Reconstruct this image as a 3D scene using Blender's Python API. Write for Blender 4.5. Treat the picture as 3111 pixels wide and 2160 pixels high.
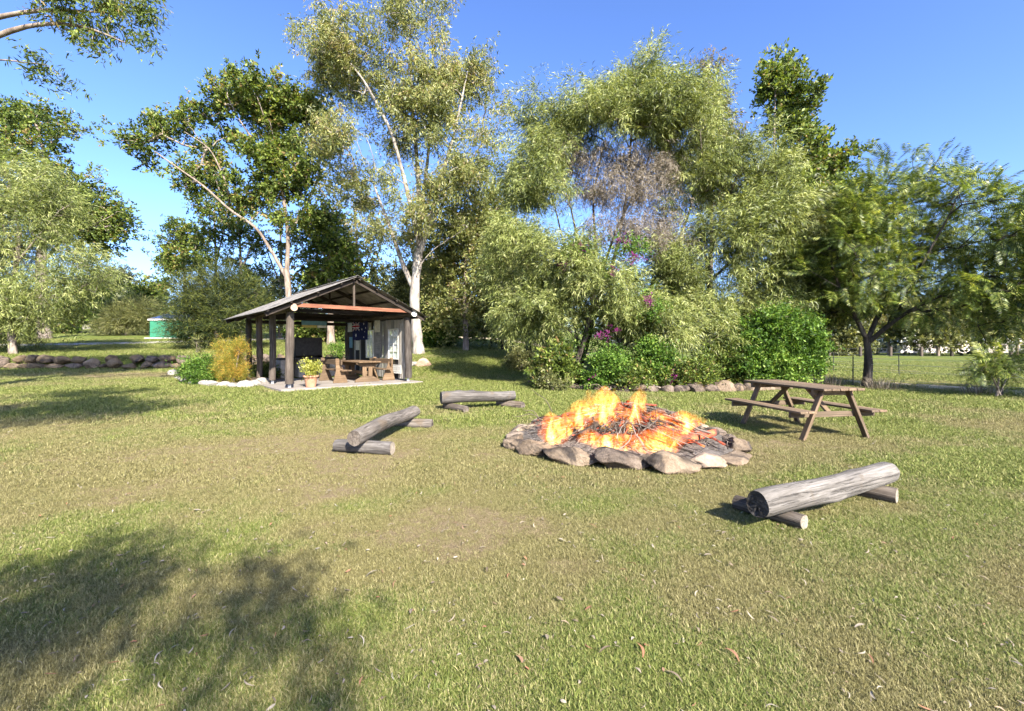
import bpy, bmesh, math, random
import numpy as np
from mathutils import Vector, Matrix, noise as mnoise

sc = bpy.context.scene
for o in list(bpy.data.objects): bpy.data.objects.remove(o)
random.seed(11); rng = np.random.default_rng(11)
R = math.radians

# ------------------------------------------------------------------ camera, sky, sun, exposure
EYE, FPX, CX, CY = 1.55, 1380.0, 1555.5, 1050.0
cam = bpy.data.objects.new('camera', bpy.data.cameras.new('camera'))
sc.collection.objects.link(cam); sc.camera = cam
cam.location = (0, 0, EYE); cam.rotation_euler = (R(90), 0, 0)
cam.data.sensor_width = 36; cam.data.lens = 36 * FPX / 3111
cam.data.shift_y = -(1080 - CY) / 3111
cam.data.clip_start = 0.05; cam.data.clip_end = 6000

SUN = Vector((0.65, -1.35, 1.03)).normalized()          # direction towards the sun
world = bpy.data.worlds.new('World'); sc.world = world; world.use_nodes = True
wn = world.node_tree; wn.nodes.clear()
sky = wn.nodes.new('ShaderNodeTexSky'); sky.sky_type = 'NISHITA'; sky.sun_disc = False
sky.sun_elevation = math.asin(SUN.z); sky.sun_rotation = math.atan2(SUN.x, SUN.y)
sky.altitude = 100; sky.air_density = 1.0; sky.dust_density = 1.5; sky.ozone_density = 3.0
bgn = wn.nodes.new('ShaderNodeBackground'); bgn.inputs['Strength'].default_value = 0.061
wo = wn.nodes.new('ShaderNodeOutputWorld')
gam = wn.nodes.new('ShaderNodeGamma'); gam.inputs[1].default_value = 1.15; wn.links.new(sky.outputs[0], gam.inputs[0])
tint = wn.nodes.new('ShaderNodeMix'); tint.data_type = 'RGBA'; tint.blend_type = 'MULTIPLY'; tint.inputs[0].default_value = 1.0; tint.inputs[7].default_value = (0.78, 0.86, 1.12, 1)
wn.links.new(gam.outputs[0], tint.inputs[6]); wn.links.new(tint.outputs[2], bgn.inputs[0]); wn.links.new(bgn.outputs[0], wo.inputs[0])
sun = bpy.data.objects.new('sun', bpy.data.lights.new('sun', 'SUN')); sc.collection.objects.link(sun)
sun.data.energy = 4.1; sun.data.angle = R(0.5); sun.data.color = (1.0, 0.93, 0.82)
sun.rotation_euler = (-SUN).to_track_quat('-Z', 'Y').to_euler()
sc.view_settings.view_transform = 'Standard'; sc.view_settings.look = 'None'
sc.view_settings.exposure = 2.25; sc.view_settings.gamma = 1.0; sc.view_settings.use_curve_mapping = False
sc.render.engine = 'CYCLES'
cy = sc.cycles
cy.max_bounces = 6; cy.diffuse_bounces = 4; cy.glossy_bounces = 2; cy.transmission_bounces = 3; cy.transparent_max_bounces = 6; cy.volume_bounces = 0
cy.use_denoising = True; cy.adaptive_threshold = 0.02
cy.sample_clamp_indirect = 6

# ------------------------------------------------------------------ small maths
def W(px, py, d):                                         # a point seen at a photo position and a distance
    return np.array(((px - CX) / FPX * d, d, EYE - (py - CY) / FPX * d))
def sst(a, b, x):
    t = np.clip((np.asarray(x, float) - a) / (b - a), 0, 1); return t * t * (3 - 2 * t)
_perm = np.random.default_rng(5).random((256, 256))
def vnoise(x, y):
    x = np.asarray(x, float); y = np.asarray(y, float)
    xi = np.floor(x).astype(int); yi = np.floor(y).astype(int); fx = x - xi; fy = y - yi
    fx = fx * fx * (3 - 2 * fx); fy = fy * fy * (3 - 2 * fy)
    a = _perm[xi & 255, yi & 255]; b = _perm[(xi + 1) & 255, yi & 255]
    c = _perm[xi & 255, (yi + 1) & 255]; d = _perm[(xi + 1) & 255, (yi + 1) & 255]
    return (a * (1 - fx) + b * fx) * (1 - fy) + (c * (1 - fx) + d * fx) * fy
def fbm(x, y, o=4):
    s = 0; a = 0.5; t = 0
    for k in range(o):
        s = s + a * vnoise(x * 2 ** k + 17.3 * k, y * 2 ** k + 5.1 * k); t += a; a *= 0.5
    return s / t
def wall_y(x):                                            # front line of the rock retaining wall
    return 25.0 + 0.9 * np.sin(np.asarray(x) * 0.11 + 1.0)
def gz(x, y):                                             # height of the ground
    x = np.asarray(x, float); y = np.asarray(y, float)
    left = 1 - sst(-6, 3, x)
    low = 0.02 * np.clip(y - 9, 0, 16) * left
    up = 0.92 + 0.066 * (np.clip(y, 10, 85) - 25)
    fade = 1 - sst(-7, 17, x - np.clip(y - 30, 0, 60) * 0.22)
    k = sst(-10, -5, x)
    w = 0.7 * (1 - k) + 11 * k; yc = (wall_y(x) + 0.45) * (1 - k) + 24.2 * k
    t = np.clip((y - yc + w / 2) / w, 0, 1); t = t * t * (3 - 2 * t)
    z = low + t * fade * np.clip(up - low, 0, None)
    return z + 0.05 * (fbm(x * 0.35, y * 0.35, 3) - 0.5)
def gp(x, y, dz=0.0): return Vector((x, y, float(gz(x, y)) + dz))
def dryness(x, y):                                        # worn, dry lawn patches (0 lush, 1 bare)
    x = np.asarray(x, float); y = np.asarray(y, float)
    n = fbm(x * 0.55 + 3, y * 0.55, 4) * 0.7 + fbm(x * 2.3, y * 2.3 + 9, 3) * 0.3
    zone = (.55 + .9 * fbm(x * 1.1 + 7, y * 1.6, 4)) * np.exp(-(((x + 4.4) / 4.4) ** 2 + ((y - 6.6) / 2.5) ** 2)) + .35 * np.exp(-(((x + .6) / 1.6) ** 2 + ((y - 5.2) / 1.0) ** 2))
    zone2 = 0.85 * np.exp(-(((x + 16) / 7) ** 2 + ((y - 20.5) / 1.8) ** 2))
    ring = np.exp(-((np.hypot(x - 1.78, y - 7.46) - 2.2) / 0.35) ** 2)
    far = 0.14 * sst(9, 3, y) - 0.24 * sst(9, 14, y)
    d = (n - 0.5) * 2.4 + 0.21 + 0.70 * np.maximum(zone, zone2) + 0.2 * ring + far
    return np.clip(d, 0, 1)

# ------------------------------------------------------------------ materials
def newmat(name):
    m = bpy.data.materials.new(name); m.use_nodes = True
    nt = m.node_tree; nt.nodes.clear()
    return m, nt, nt.nodes, nt.links
def N(nt, t, **kw):
    n = nt.nodes.new(t)
    for k, v in kw.items():
        if k in n.inputs: n.inputs[k].default_value = v
        else: setattr(n, k, v)
    return n
def ramp(nt, fac, stops):
    r = nt.nodes.new('ShaderNodeValToRGB'); e = r.color_ramp.elements
    while len(e) < len(stops): e.new(0.5)
    for el, (p, c) in zip(e, stops): el.position = p; el.color = (*c, 1) if len(c) == 3 else c
    nt.links.new(fac, r.inputs[0]); return r.outputs[0]
def mixc(nt, fac, a, b, mode='MIX'):
    m = nt.nodes.new('ShaderNodeMix'); m.data_type = 'RGBA'; m.blend_type = mode
    for s, v in ((m.inputs[0], fac), (m.inputs[6], a), (m.inputs[7], b)):
        if hasattr(v, 'is_output'): nt.links.new(v, s)
        else: s.default_value = v if not isinstance(v, tuple) or len(v) == 4 else (*v, 1)
    return m.outputs[2]
def mapped(nt, scale, coord='Object', rnd=True):
    tc = nt.nodes.new('ShaderNodeTexCoord'); mp = nt.nodes.new('ShaderNodeMapping')
    mp.inputs['Scale'].default_value = scale
    if rnd:
        oi = nt.nodes.new('ShaderNodeObjectInfo'); mu = nt.nodes.new('ShaderNodeMath'); mu.operation = 'MULTIPLY'; mu.inputs[1].default_value = 37.0
        nt.links.new(oi.outputs['Random'], mu.inputs[0]); nt.links.new(mu.outputs[0], mp.inputs['Location'])
    nt.links.new(tc.outputs[coord], mp.inputs[0]); return mp.outputs[0]
def noise(nt, vec, scale, detail=4, rough=0.55, dist=0.0):
    n = nt.nodes.new('ShaderNodeTexNoise'); n.inputs['Scale'].default_value = scale; n.inputs['Detail'].default_value = detail
    n.inputs['Roughness'].default_value = rough; n.inputs['Distortion'].default_value = dist
    nt.links.new(vec, n.inputs['Vector']); return n.outputs['Fac']
def finish(m, nt, col, rough=0.8, bump=None, bstr=0.4, bdist=0.02, spec=0.3, metal=0.0):
    p = nt.nodes.new('ShaderNodeBsdfPrincipled'); p.inputs['Roughness'].default_value = rough
    p.inputs['Specular IOR Level'].default_value = spec; p.inputs['Metallic'].default_value = metal
    if hasattr(col, 'is_output'): nt.links.new(col, p.inputs['Base Color'])
    else: p.inputs['Base Color'].default_value = (*col, 1)
    if bump is not None:
        b = nt.nodes.new('ShaderNodeBump'); b.inputs['Strength'].default_value = bstr; b.inputs['Distance'].default_value = bdist
        nt.links.new(bump, b.inputs['Height']); nt.links.new(b.outputs[0], p.inputs['Normal'])
    out = nt.nodes.new('ShaderNodeOutputMaterial'); nt.links.new(p.outputs[0], out.inputs[0]); return m, p
def wood(name, dark, mid, light, grain=(1.2, 26, 26), rough=0.85, bstr=0.5, cracks=False):
    m, nt, ns, lk = newmat(name)
    v = mapped(nt, grain); g = noise(nt, v, 1.0, 6, 0.65, 0.6)
    v2 = mapped(nt, (2.0, 3.0, 3.0)); b = noise(nt, v2, 1.3, 3)
    c = ramp(nt, g, [(0.30, dark), (0.50, mid), (0.72, light)])
    c = mixc(nt, ramp(nt, b, [(0.35, (0, 0, 0)), (0.7, (1, 1, 1))]), c, mixc(nt, 0.55, c, dark))
    oi = nt.nodes.new('ShaderNodeObjectInfo'); vr = ramp(nt, oi.outputs['Random'], [(0, (0.72, 0.74, 0.78)), (1, (1.25, 1.2, 1.15))]); c = mixc(nt, 1.0, c, vr, 'MULTIPLY')
    if cracks:
        ck = noise(nt, mapped(nt, (1.1, 30, 30)), 1.0, 4, 0.6, 1.2); cr = ramp(nt, ck, [(0.36, (.9, .9, .9)), (0.43, (0, 0, 0))])
        c = mixc(nt, mixc(nt, 0.6, cr, (0, 0, 0)), c, dark); kn = noise(nt, mapped(nt, (3, 3, 3)), 1.0, 2)
        c = mixc(nt, ramp(nt, kn, [(0.60, (0, 0, 0)), (0.70, (0.7, 0.7, 0.7))]), c, (0.10, 0.075, 0.05))
        mb = nt.nodes.new('ShaderNodeMath'); mb.operation = 'SUBTRACT'; lk.new(g, mb.inputs[0]); lk.new(cr, mb.inputs[1]); g = mb.outputs[0]
    return finish(m, nt, c, rough, g, bstr, 0.01)[0]
def stone(name, dark, mid, light, scale=3.0, bstr=0.7, stain=None):
    m, nt, ns, lk = newmat(name)
    v = mapped(nt, (1, 1, 1)); a = noise(nt, v, scale, 8, 0.65, 0.4); b = noise(nt, v, scale * 6, 5, 0.7)
    c = ramp(nt, a, [(0.3, dark), (0.5, mid), (0.7, light)])
    c = mixc(nt, 0.35, c, ramp(nt, b, [(0.3, dark), (0.65, light)]))
    if stain:
        s = noise(nt, v, scale * 0.7, 4, 0.6, 1.2); c = mixc(nt, ramp(nt, s, [(0.52, (0, 0, 0)), (0.62, (1, 1, 1))]), c, stain)
    ad = nt.nodes.new('ShaderNodeMath'); ad.operation = 'ADD'; lk.new(a, ad.inputs[0]); lk.new(b, ad.inputs[1])
    return finish(m, nt, c, 0.9, ad.outputs[0], bstr, 0.045, 0.2)[0]
def leafmat(name, stops, trans=0.35, rough=0.5, spec=0.35, tint=(1.25, 1.2, 0.55)):
    m, nt, ns, lk = newmat(name)
    at = N(nt, 'ShaderNodeAttribute', attribute_name='var')
    c = ramp(nt, at.outputs['Fac'], stops)
    p = N(nt, 'ShaderNodeBsdfPrincipled'); p.inputs['Roughness'].default_value = rough; p.inputs['Specular IOR Level'].default_value = spec
    lk.new(c, p.inputs['Base Color'])
    t = N(nt, 'ShaderNodeBsdfTranslucent'); lk.new(mixc(nt, 1.0, c, tint, 'MULTIPLY'), t.inputs[0])
    mx = N(nt, 'ShaderNodeMixShader'); mx.inputs[0].default_value = trans
    lk.new(p.outputs[0], mx.inputs[1]); lk.new(t.outputs[0], mx.inputs[2])
    out = N(nt, 'ShaderNodeOutputMaterial'); lk.new(mx.outputs[0], out.inputs[0]); return m
def barkmat(name, dark, mid, light, sc_=(6, 6, 1.2), s=1.2, bstr=0.6):
    m, nt, ns, lk = newmat(name)
    v = mapped(nt, sc_, 'Object', False); a = noise(nt, v, s, 6, 0.6, 0.5)
    c = ramp(nt, a, [(0.32, dark), (0.5, mid), (0.68, light)])
    return finish(m, nt, c, 0.9, a, bstr, 0.03, 0.2)[0]
def flat(name, col, rough=0.6, spec=0.4, metal=0.0, var=0.12, scale=8):
    m, nt, ns, lk = newmat(name)
    v = mapped(nt, (1, 1, 1)); a = noise(nt, v, scale, 5, 0.6)
    lo = tuple(c * (1 - var * 2) for c in col); hi = tuple(min(1, c * (1 + var)) for c in col)
    c = ramp(nt, a, [(0.3, lo), (0.65, hi)])
    return finish(m, nt, c, rough, a, 0.1, 0.01, spec, metal)[0]

M = {}
M['old_wood'] = wood('weathered_post_wood', (0.025, 0.019, 0.014), (0.075, 0.06, 0.047), (0.15, 0.126, 0.104))
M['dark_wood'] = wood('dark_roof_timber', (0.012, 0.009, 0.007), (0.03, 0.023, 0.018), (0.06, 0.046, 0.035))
M['red_wood'] = wood('red_brown_beam', (0.08, 0.03, 0.018), (0.17, 0.07, 0.04), (0.26, 0.12, 0.07))
M['brown_wood'] = wood('oiled_brown_timber', (0.07, 0.045, 0.024), (0.13, 0.085, 0.048), (0.20, 0.14, 0.085))
M['table_wood'] = wood('picnic_table_timber', (0.07, 0.05, 0.03), (0.15, 0.105, 0.065), (0.25, 0.185, 0.125), (1.5, 34, 34))
M['grey_log'] = wood('silver_weathered_log', (0.045, 0.039, 0.033), (0.118, 0.105, 0.092), (0.205, 0.19, 0.172), (2.2, 32, 32), 0.9, 0.9, True)
M['pale_log'] = wood('pale_weathered_log', (0.05, 0.045, 0.039), (0.125, 0.117, 0.106), (0.21, 0.20, 0.186), (2.2, 34, 34), 0.9, 0.9, True)
M['brown_log'] = wood('support_log_wood', (0.04, 0.03, 0.023), (0.12, 0.097, 0.075), (0.22, 0.185, 0.15), (2.2, 28, 28), 0.9, 0.9, True)
M['log_end'] = stone('log_end_grain', (0.025, 0.02, 0.016), (0.10, 0.08, 0.065), (0.20, 0.17, 0.14), 7)
M['dark_end'] = stone('dark_log_end', (0.012, 0.010, 0.009), (0.045, 0.039, 0.034), (0.15, 0.135, 0.12), 9, 1.0)
M['pale_end'] = stone('sawn_log_end', (0.10, 0.08, 0.06), (0.24, 0.20, 0.155), (0.36, 0.31, 0.25), 7)
M['board_grey'] = wood('grey_wall_board', (0.12, 0.115, 0.10), (0.26, 0.25, 0.225), (0.40, 0.385, 0.35))
M['dark_strip'] = wood('dark_wall_strip', (0.012, 0.011, 0.010), (0.025, 0.022, 0.02), (0.05, 0.045, 0.04))  # near-black strips set among the grey boards
M['white_paint'] = flat('white_window_paint', (0.52, 0.51, 0.47), 0.5)
M['concrete'] = stone('concrete_slab', (0.14, 0.12, 0.10), (0.21, 0.185, 0.16), (0.28, 0.25, 0.22), 1.6, 0.15)
M['zinc'] = flat('aged_corrugated_iron', (0.20, 0.185, 0.165), 0.65, 0.3, 0.1, 0.35, 2.5)
M['zinc_under'] = M['zinc']
M['steel_dark'] = flat('sooty_steel_plate', (0.025, 0.022, 0.02), 0.6, 0.4, 0.3, 0.3)
M['steel'] = flat('galvanised_steel', (0.42, 0.42, 0.42), 0.45, 0.5, 0.6)
M['black'] = flat('black_star_picket', (0.02, 0.02, 0.02), 0.6)
M['brick'] = stone('pale_besser_block', (0.20, 0.17, 0.14), (0.33, 0.29, 0.25), (0.45, 0.41, 0.36), 3, 0.3)
M['terracotta'] = flat('terracotta', (0.42, 0.21, 0.125), 0.75, 0.25, 0, 0.15, 5)
M['rock_tan'] = stone('tan_sandstone', (0.055, 0.038, 0.025), (0.155, 0.113, 0.075), (0.25, 0.195, 0.138), 2.4, 0.9, (0.05, 0.04, 0.032))
M['rock_grey'] = stone('grey_brown_rock', (0.04, 0.03, 0.023), (0.115, 0.086, 0.065), (0.21, 0.168, 0.132), 2.6, 0.9, (0.035, 0.028, 0.024))
M['rock_pale'] = stone('cream_sandstone', (0.12, 0.086, 0.057), (0.24, 0.182, 0.13), (0.34, 0.275, 0.21), 2.2, 0.6)
M['rock_white'] = stone('whitewashed_rock', (0.10, 0.085, 0.065), (0.25, 0.23, 0.20), (0.36, 0.34, 0.31), 3, 0.5)
M['rock_pink'] = stone('pink_sandstone', (0.18, 0.105, 0.07), (0.34, 0.225, 0.16), (0.46, 0.35, 0.27), 2.4, 0.7)
M['rock_wall'] = stone('retaining_wall_rock', (0.05, 0.034, 0.02), (0.125, 0.088, 0.052), (0.21, 0.158, 0.10), 2.0, 0.9, (0.05, 0.04, 0.035))
M['soil'] = stone('dark_garden_soil', (0.03, 0.022, 0.016), (0.075, 0.055, 0.04), (0.14, 0.105, 0.08), 6, 1.0)
M['ash'] = stone('grey_ash', (0.05, 0.042, 0.036), (0.15, 0.13, 0.11), (0.29, 0.26, 0.23), 9, 1.0)
M['gravel'] = stone('pale_gravel', (0.20, 0.18, 0.16), (0.33, 0.30, 0.275), (0.45, 0.42, 0.39), 3, 0.6)
M['dirt'] = stone('dry_dirt_track', (0.28, 0.22, 0.14), (0.42, 0.34, 0.22), (0.52, 0.44, 0.31), 1.2, 0.4)
M['green_paint'] = flat('green_colorbond', (0.03, 0.16, 0.09), 0.5, 0.4, 0, 0.06, 2)
M['pale_wall'] = flat('pale_house_wall', (0.62, 0.55, 0.50), 0.7, 0.3, 0, 0.06, 2)
M['solar'] = flat('solar_cell', (0.025, 0.045, 0.13), 0.2, 0.6, 0, 0.1, 2)
M['bark_white'] = barkmat('smooth_white_gum_bark', (0.10, 0.08, 0.064), (0.25, 0.222, 0.19), (0.37, 0.34, 0.30), (2.5, 2.5, 0.9), 1.3, 0.3)
M['bark_tan'] = barkmat('pale_tan_bark', (0.085, 0.065, 0.05), (0.18, 0.142, 0.112), (0.28, 0.235, 0.19), (3, 3, 1.0), 1.3, 0.4)
M['bark_grey'] = barkmat('grey_branch_bark', (0.08, 0.065, 0.052), (0.19, 0.155, 0.125), (0.31, 0.265, 0.22))
M['bark_dark'] = barkmat('dark_rough_bark', (0.018, 0.014, 0.011), (0.05, 0.04, 0.032), (0.10, 0.085, 0.07))
# glass pane
m, nt, ns, lk = newmat('window_glass')
p = N(nt, 'ShaderNodeBsdfPrincipled'); p.inputs['Base Color'].default_value = (0.9, 0.95, 0.95, 1); p.inputs['Roughness'].default_value = 0.05
p.inputs['Alpha'].default_value = 0.35
lk.new(p.outputs[0], N(nt, 'ShaderNodeOutputMaterial').inputs[0]); M['glass'] = m

# ------------------------------------------------------------------ object helpers
COL = sc.collection
def tag(o, label=None, cat=None, group=None, kind=None):
    for k, v in (('label', label), ('category', cat), ('group', group), ('kind', kind)):
        if v: o[k] = v
    return o
def thing(name, loc, label, cat, group=None):
    o = bpy.data.objects.new(name, None); COL.objects.link(o); o.location = loc; o.empty_display_size = 0.2
    return tag(o, label, cat, group)
def adopt(o, parent):
    if parent is not None:
        o.parent = parent
        q = parent; off = Vector((0, 0, 0)); mw = Matrix.Identity(4)
        chain = []
        while q is not None: chain.append(q); q = q.parent
        for q in reversed(chain): mw = mw @ q.matrix_parent_inverse @ q.matrix_basis
        o.matrix_parent_inverse = mw.inverted()
    return o
def link(name, me, parent=None, mat=None):
    if mat is not None and not me.materials: me.materials.append(mat)
    o = bpy.data.objects.new(name, me); COL.objects.link(o)
    return adopt(o, parent)
def npmesh(name, V, F, attr=None, smooth=False, origin=None):
    V = np.asarray(V, np.float32).reshape(-1, 3)
    if origin is not None: V = V - np.asarray(origin, np.float32)
    F = np.asarray(F, np.int32); k = F.shape[1]
    me = bpy.data.meshes.new(name)
    me.vertices.add(len(V)); me.vertices.foreach_set('co', V.ravel())
    me.loops.add(F.size); me.loops.foreach_set('vertex_index', F.ravel())
    me.polygons.add(len(F)); me.polygons.foreach_set('loop_start', np.arange(0, F.size, k, dtype=np.int32))
    me.polygons.foreach_set('loop_total', np.full(len(F), k, np.int32))
    if attr is not None:
        a = me.attributes.new('var', 'FLOAT', 'POINT'); a.data.foreach_set('value', np.asarray(attr, np.float32))
    me.update(calc_edges=True)
    if smooth: me.polygons.foreach_set('use_smooth', np.ones(len(F), bool))
    return me
def at_origin(name, me, parent, mat, loc):
    o = link(name, me, None, mat); o.location = loc; return adopt(o, parent)
def bmobj(name, bm, parent, mat, mw=None, smooth=False):
    me = bpy.data.meshes.new(name); bm.to_mesh(me); bm.free()
    if smooth: me.polygons.foreach_set('use_smooth', np.ones(len(me.polygons), bool))
    if not isinstance(mat, (list, tuple)): mat = [mat]
    for q in mat: me.materials.append(q)
    o = bpy.data.objects.new(name, me); COL.objects.link(o)
    if mw is not None: o.matrix_basis = mw
    return adopt(o, parent)
def frame(p0, p1, up=Vector((0, 0, 1))):
    p0 = Vector(p0); p1 = Vector(p1); x = (p1 - p0); L = x.length; x.normalize()
    if abs(x.dot(up)) > 0.98: up = Vector((0, 1, 0))
    y = up.cross(x).normalized(); z = x.cross(y)
    mw = Matrix(((x.x, y.x, z.x, 0), (x.y, y.y, z.y, 0), (x.z, y.z, z.z, 0), (0, 0, 0, 1)))
    mw.translation = (p0 + p1) / 2; return mw, L
def beam(name, p0, p1, w, h, mat, parent, up=Vector((0, 0, 1)), bev=0.006, taper=None):
    """squared timber from p0 to p1; local x runs along it"""
    mw, L = frame(p0, p1, Vector(up)); bm = bmesh.new(); bmesh.ops.create_cube(bm, size=1)
    bmesh.ops.scale(bm, vec=(L, w, h), verts=bm.verts)
    if bev: bmesh.ops.bevel(bm, geom=bm.edges[:], offset=min(bev, w * 0.3, h * 0.3), segments=1, affect='EDGES')
    return bmobj(name, bm, parent, mat, mw)
def prism(name, pts, thick, mat, parent, mw, bev=0.004):
    """outline in local xz, thickness along local y"""
    bm = bmesh.new(); a = [bm.verts.new((x, -thick / 2, z)) for x, z in pts]; b = [bm.verts.new((x, thick / 2, z)) for x, z in pts]
    n = len(pts); bm.faces.new(a); bm.faces.new(b[::-1])
    for i in range(n): bm.faces.new((a[i], b[i], b[(i + 1) % n], a[(i + 1) % n]))
    bmesh.ops.recalc_face_normals(bm, faces=bm.faces)
    if bev: bmesh.ops.bevel(bm, geom=bm.edges[:], offset=bev, segments=1, affect='EDGES')
    return bmobj(name, bm, parent, mat, mw)
def lathe(name, prof, mat, parent, loc, seg=24, smooth=True):
    bm = bmesh.new(); rings = []
    for r, z in prof: rings.append([bm.verts.new((r * math.cos(6.2832 * i / seg), r * math.sin(6.2832 * i / seg), z)) for i in range(seg)])
    for a, b in zip(rings, rings[1:]):
        for i in range(seg): bm.faces.new((a[i], a[(i + 1) % seg], b[(i + 1) % seg], b[i]))
    bm.faces.new(rings[0][::-1]); bm.faces.new(rings[-1])
    return bmobj(name, bm, parent, mat, Matrix.Translation(loc), smooth)
def tube_np(P, Rr, seg=8, cap=True, jit=0.0, rs=None):
    """loft round a polyline; returns verts, quads"""
    P = np.asarray(P, float); n = len(P); T = np.gradient(P, axis=0); T /= np.linalg.norm(T, axis=1)[:, None] + 1e-9
    ref = np.array((0.0, 0, 1)) if abs(T[0][2]) < 0.9 else np.array((1.0, 0, 0))
    V = []; a = np.arange(seg) * 2 * math.pi / seg
    for i in range(n):
        u = np.cross(ref, T[i]); u /= np.linalg.norm(u) + 1e-9; v = np.cross(T[i], u); ref = v if abs(np.dot(v, T[min(i + 1, n - 1)])) < 0.9 else ref
        ref = np.cross(T[i], u)
        rr = Rr[i] * (1 + (jit * (rs.random(seg) - 0.5) if jit else 0))
        V.append(P[i] + (np.cos(a) * rr)[:, None] * u + (np.sin(a) * rr)[:, None] * v)
        ref = v
    V = np.concatenate(V); F = []
    for i in range(n - 1):
        for k in range(seg): F.append((i * seg + k, i * seg + (k + 1) % seg, (i + 1) * seg + (k + 1) % seg, (i + 1) * seg + k))
    return V, np.array(F)
_ico = {}
def ico(sub):
    if sub not in _ico:
        bm = bmesh.new(); bmesh.ops.create_icosphere(bm, subdivisions=sub, radius=1)
        _ico[sub] = (np.array([v.co[:] for v in bm.verts]), np.array([[v.index for v in f.verts] for f in bm.faces])); bm.free()
    return _ico[sub]
def rock_mesh(name, seed, size, sub=3, cuts=9, rough=0.06):
    r = np.random.default_rng(seed); V, F = ico(sub); V = V.copy()
    for k in range(cuts):
        n = r.normal(size=3); n[2] *= 0.8; n /= np.linalg.norm(n); d = r.uniform(0.50, 0.82)
        V -= np.clip(V @ n - d, 0, None)[:, None] * n
    for i, p in enumerate(V):
        V[i] *= 1 + rough * (mnoise.noise(Vector(p * 2.4) + Vector((seed * 3.1, 0, 0))) + 0.6 * mnoise.noise(Vector(p * 6) + Vector((0, seed * 1.7, 0))) + 0.35 * mnoise.noise(Vector(p * 13) + Vector((seed * .7, 0, 0))))
    V /= np.abs(V).max(axis=0); V = V * (np.asarray(size) / 2)
    return npmesh(name, V, F)
def rock(name, seed, size, loc, rotz, mat, parent=None, sub=3, tilt=0.0, cuts=9, rough=0.06):
    me = rock_mesh(name, seed, size, sub, cuts, rough); me.materials.append(mat)
    o = bpy.data.objects.new(name, me); COL.objects.link(o); o.location = loc; o.rotation_euler = (tilt, 0, rotz)
    return adopt(o, parent)

# ------------------------------------------------------------------ ground
def axis(lo, hi, c, n, s):
    a = math.asinh((lo - c) / s); b = math.asinh((hi - c) / s)
    return c + s * np.sinh(np.linspace(a, b, n))
gx = axis(-1500, 1500, -2, 330, 5.5); gy = axis(-400, 2500, 6, 360, 5.0)
GX, GY = np.meshgrid(gx, gy, indexing='ij'); nx, ny = GX.shape
GV = np.stack([GX, GY, gz(GX, GY)], -1).reshape(-1, 3)
idx = np.arange(nx * ny).reshape(nx, ny)
GF = np.stack([idx[:-1, :-1], idx[1:, :-1], idx[1:, 1:], idx[:-1, 1:]], -1).reshape(-1, 4)
me = npmesh('lawn', GV, GF, dryness(GX, GY).ravel(), True)
m, nt, ns, lk = newmat('lawn_soil_and_grass')
at = N(nt, 'ShaderNodeAttribute', attribute_name='var')
geo = N(nt, 'ShaderNodeNewGeometry'); P_ = geo.outputs['Position']
n1 = noise(nt, P_, 1.6, 6, 0.6); n2 = noise(nt, P_, 28, 5, 0.7); n3 = noise(nt, P_, 0.25, 4, 0.5); n4 = noise(nt, P_, 90, 3, 0.7)
green = ramp(nt, n2, [(0.30, (0.04, 0.055, 0.012)), (0.5, (0.10, 0.125, 0.026)), (0.72, (0.17, 0.185, 0.05))])
straw = ramp(nt, n4, [(0.30, (0.065, 0.056, 0.023)), (0.5, (0.155, 0.137, 0.054)), (0.7, (0.24, 0.21, 0.095))])
soil = ramp(nt, n4, [(0.30, (0.085, 0.06, 0.034)), (0.5, (0.20, 0.148, 0.088)), (0.72, (0.32, 0.25, 0.16))])
ad = N(nt, 'ShaderNodeMath', operation='MULTIPLY_ADD'); lk.new(n1, ad.inputs[0]); ad.inputs[1].default_value = 0.5; lk.new(at.outputs['Fac'], ad.inputs[2])
c = mixc(nt, ramp(nt, ad.outputs[0], [(0.42, (0, 0, 0)), (0.82, (1, 1, 1))]), green, straw)
c = mixc(nt, ramp(nt, ad.outputs[0], [(0.92, (0, 0, 0)), (1.0, (0.8, 0.8, 0.8))]), c, soil)
ad2 = N(nt, 'ShaderNodeMath', operation='ADD'); lk.new(n2, ad2.inputs[0]); lk.new(n4, ad2.inputs[1])
finish(m, nt, c, 0.95, ad2.outputs[0], 0.8, 0.03, 0.1)
tag(link('lawn', me, None, m), 'mown green and straw coloured lawn rising towards the left', 'lawn', None, 'structure')

def strip(name, pts, mat, wfun, dz, label, cat):
    """a road laid on the ground along a centre line"""
    P = np.array(pts, float); t = np.linspace(0, len(P) - 1, 70); i = np.clip(t.astype(int), 0, len(P) - 2); f = (t - i)[:, None]
    C = P[i] * (1 - f) + P[i + 1] * f
    for _ in range(12): C[1:-1] = (C[:-2] + C[1:-1] * 2 + C[2:]) / 4
    T = np.gradient(C, axis=0); T /= np.linalg.norm(T, axis=1)[:, None]; Nn = np.stack([-T[:, 1], T[:, 0]], 1); V = []
    for k, (c_, n_) in enumerate(zip(C, Nn)):
        w = wfun(k / 69) * (0.92 + 0.16 * random.random())
        for s in np.linspace(-1, 1, 7):
            q = c_ + n_ * s * w / 2; V.append((q[0], q[1], float(gz(q[0], q[1])) + dz - 0.03 * abs(s) ** 6))
    F = [(a * 7 + b, a * 7 + b + 1, (a + 1) * 7 + b + 1, (a + 1) * 7 + b) for a in range(69) for b in range(6)]
    return tag(link(name, npmesh(name, V, F, None, True), None, mat), label, cat, None, 'structure')
strip('gravel_driveway', [(-70, 30), (-48, 33), (-34, 36.5), (-26, 42), (-17, 50), (-5, 58)], M['gravel'], lambda t: 3.2, 0.035, 'pale grey gravel driveway curving across the upper lawn', 'driveway')
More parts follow.
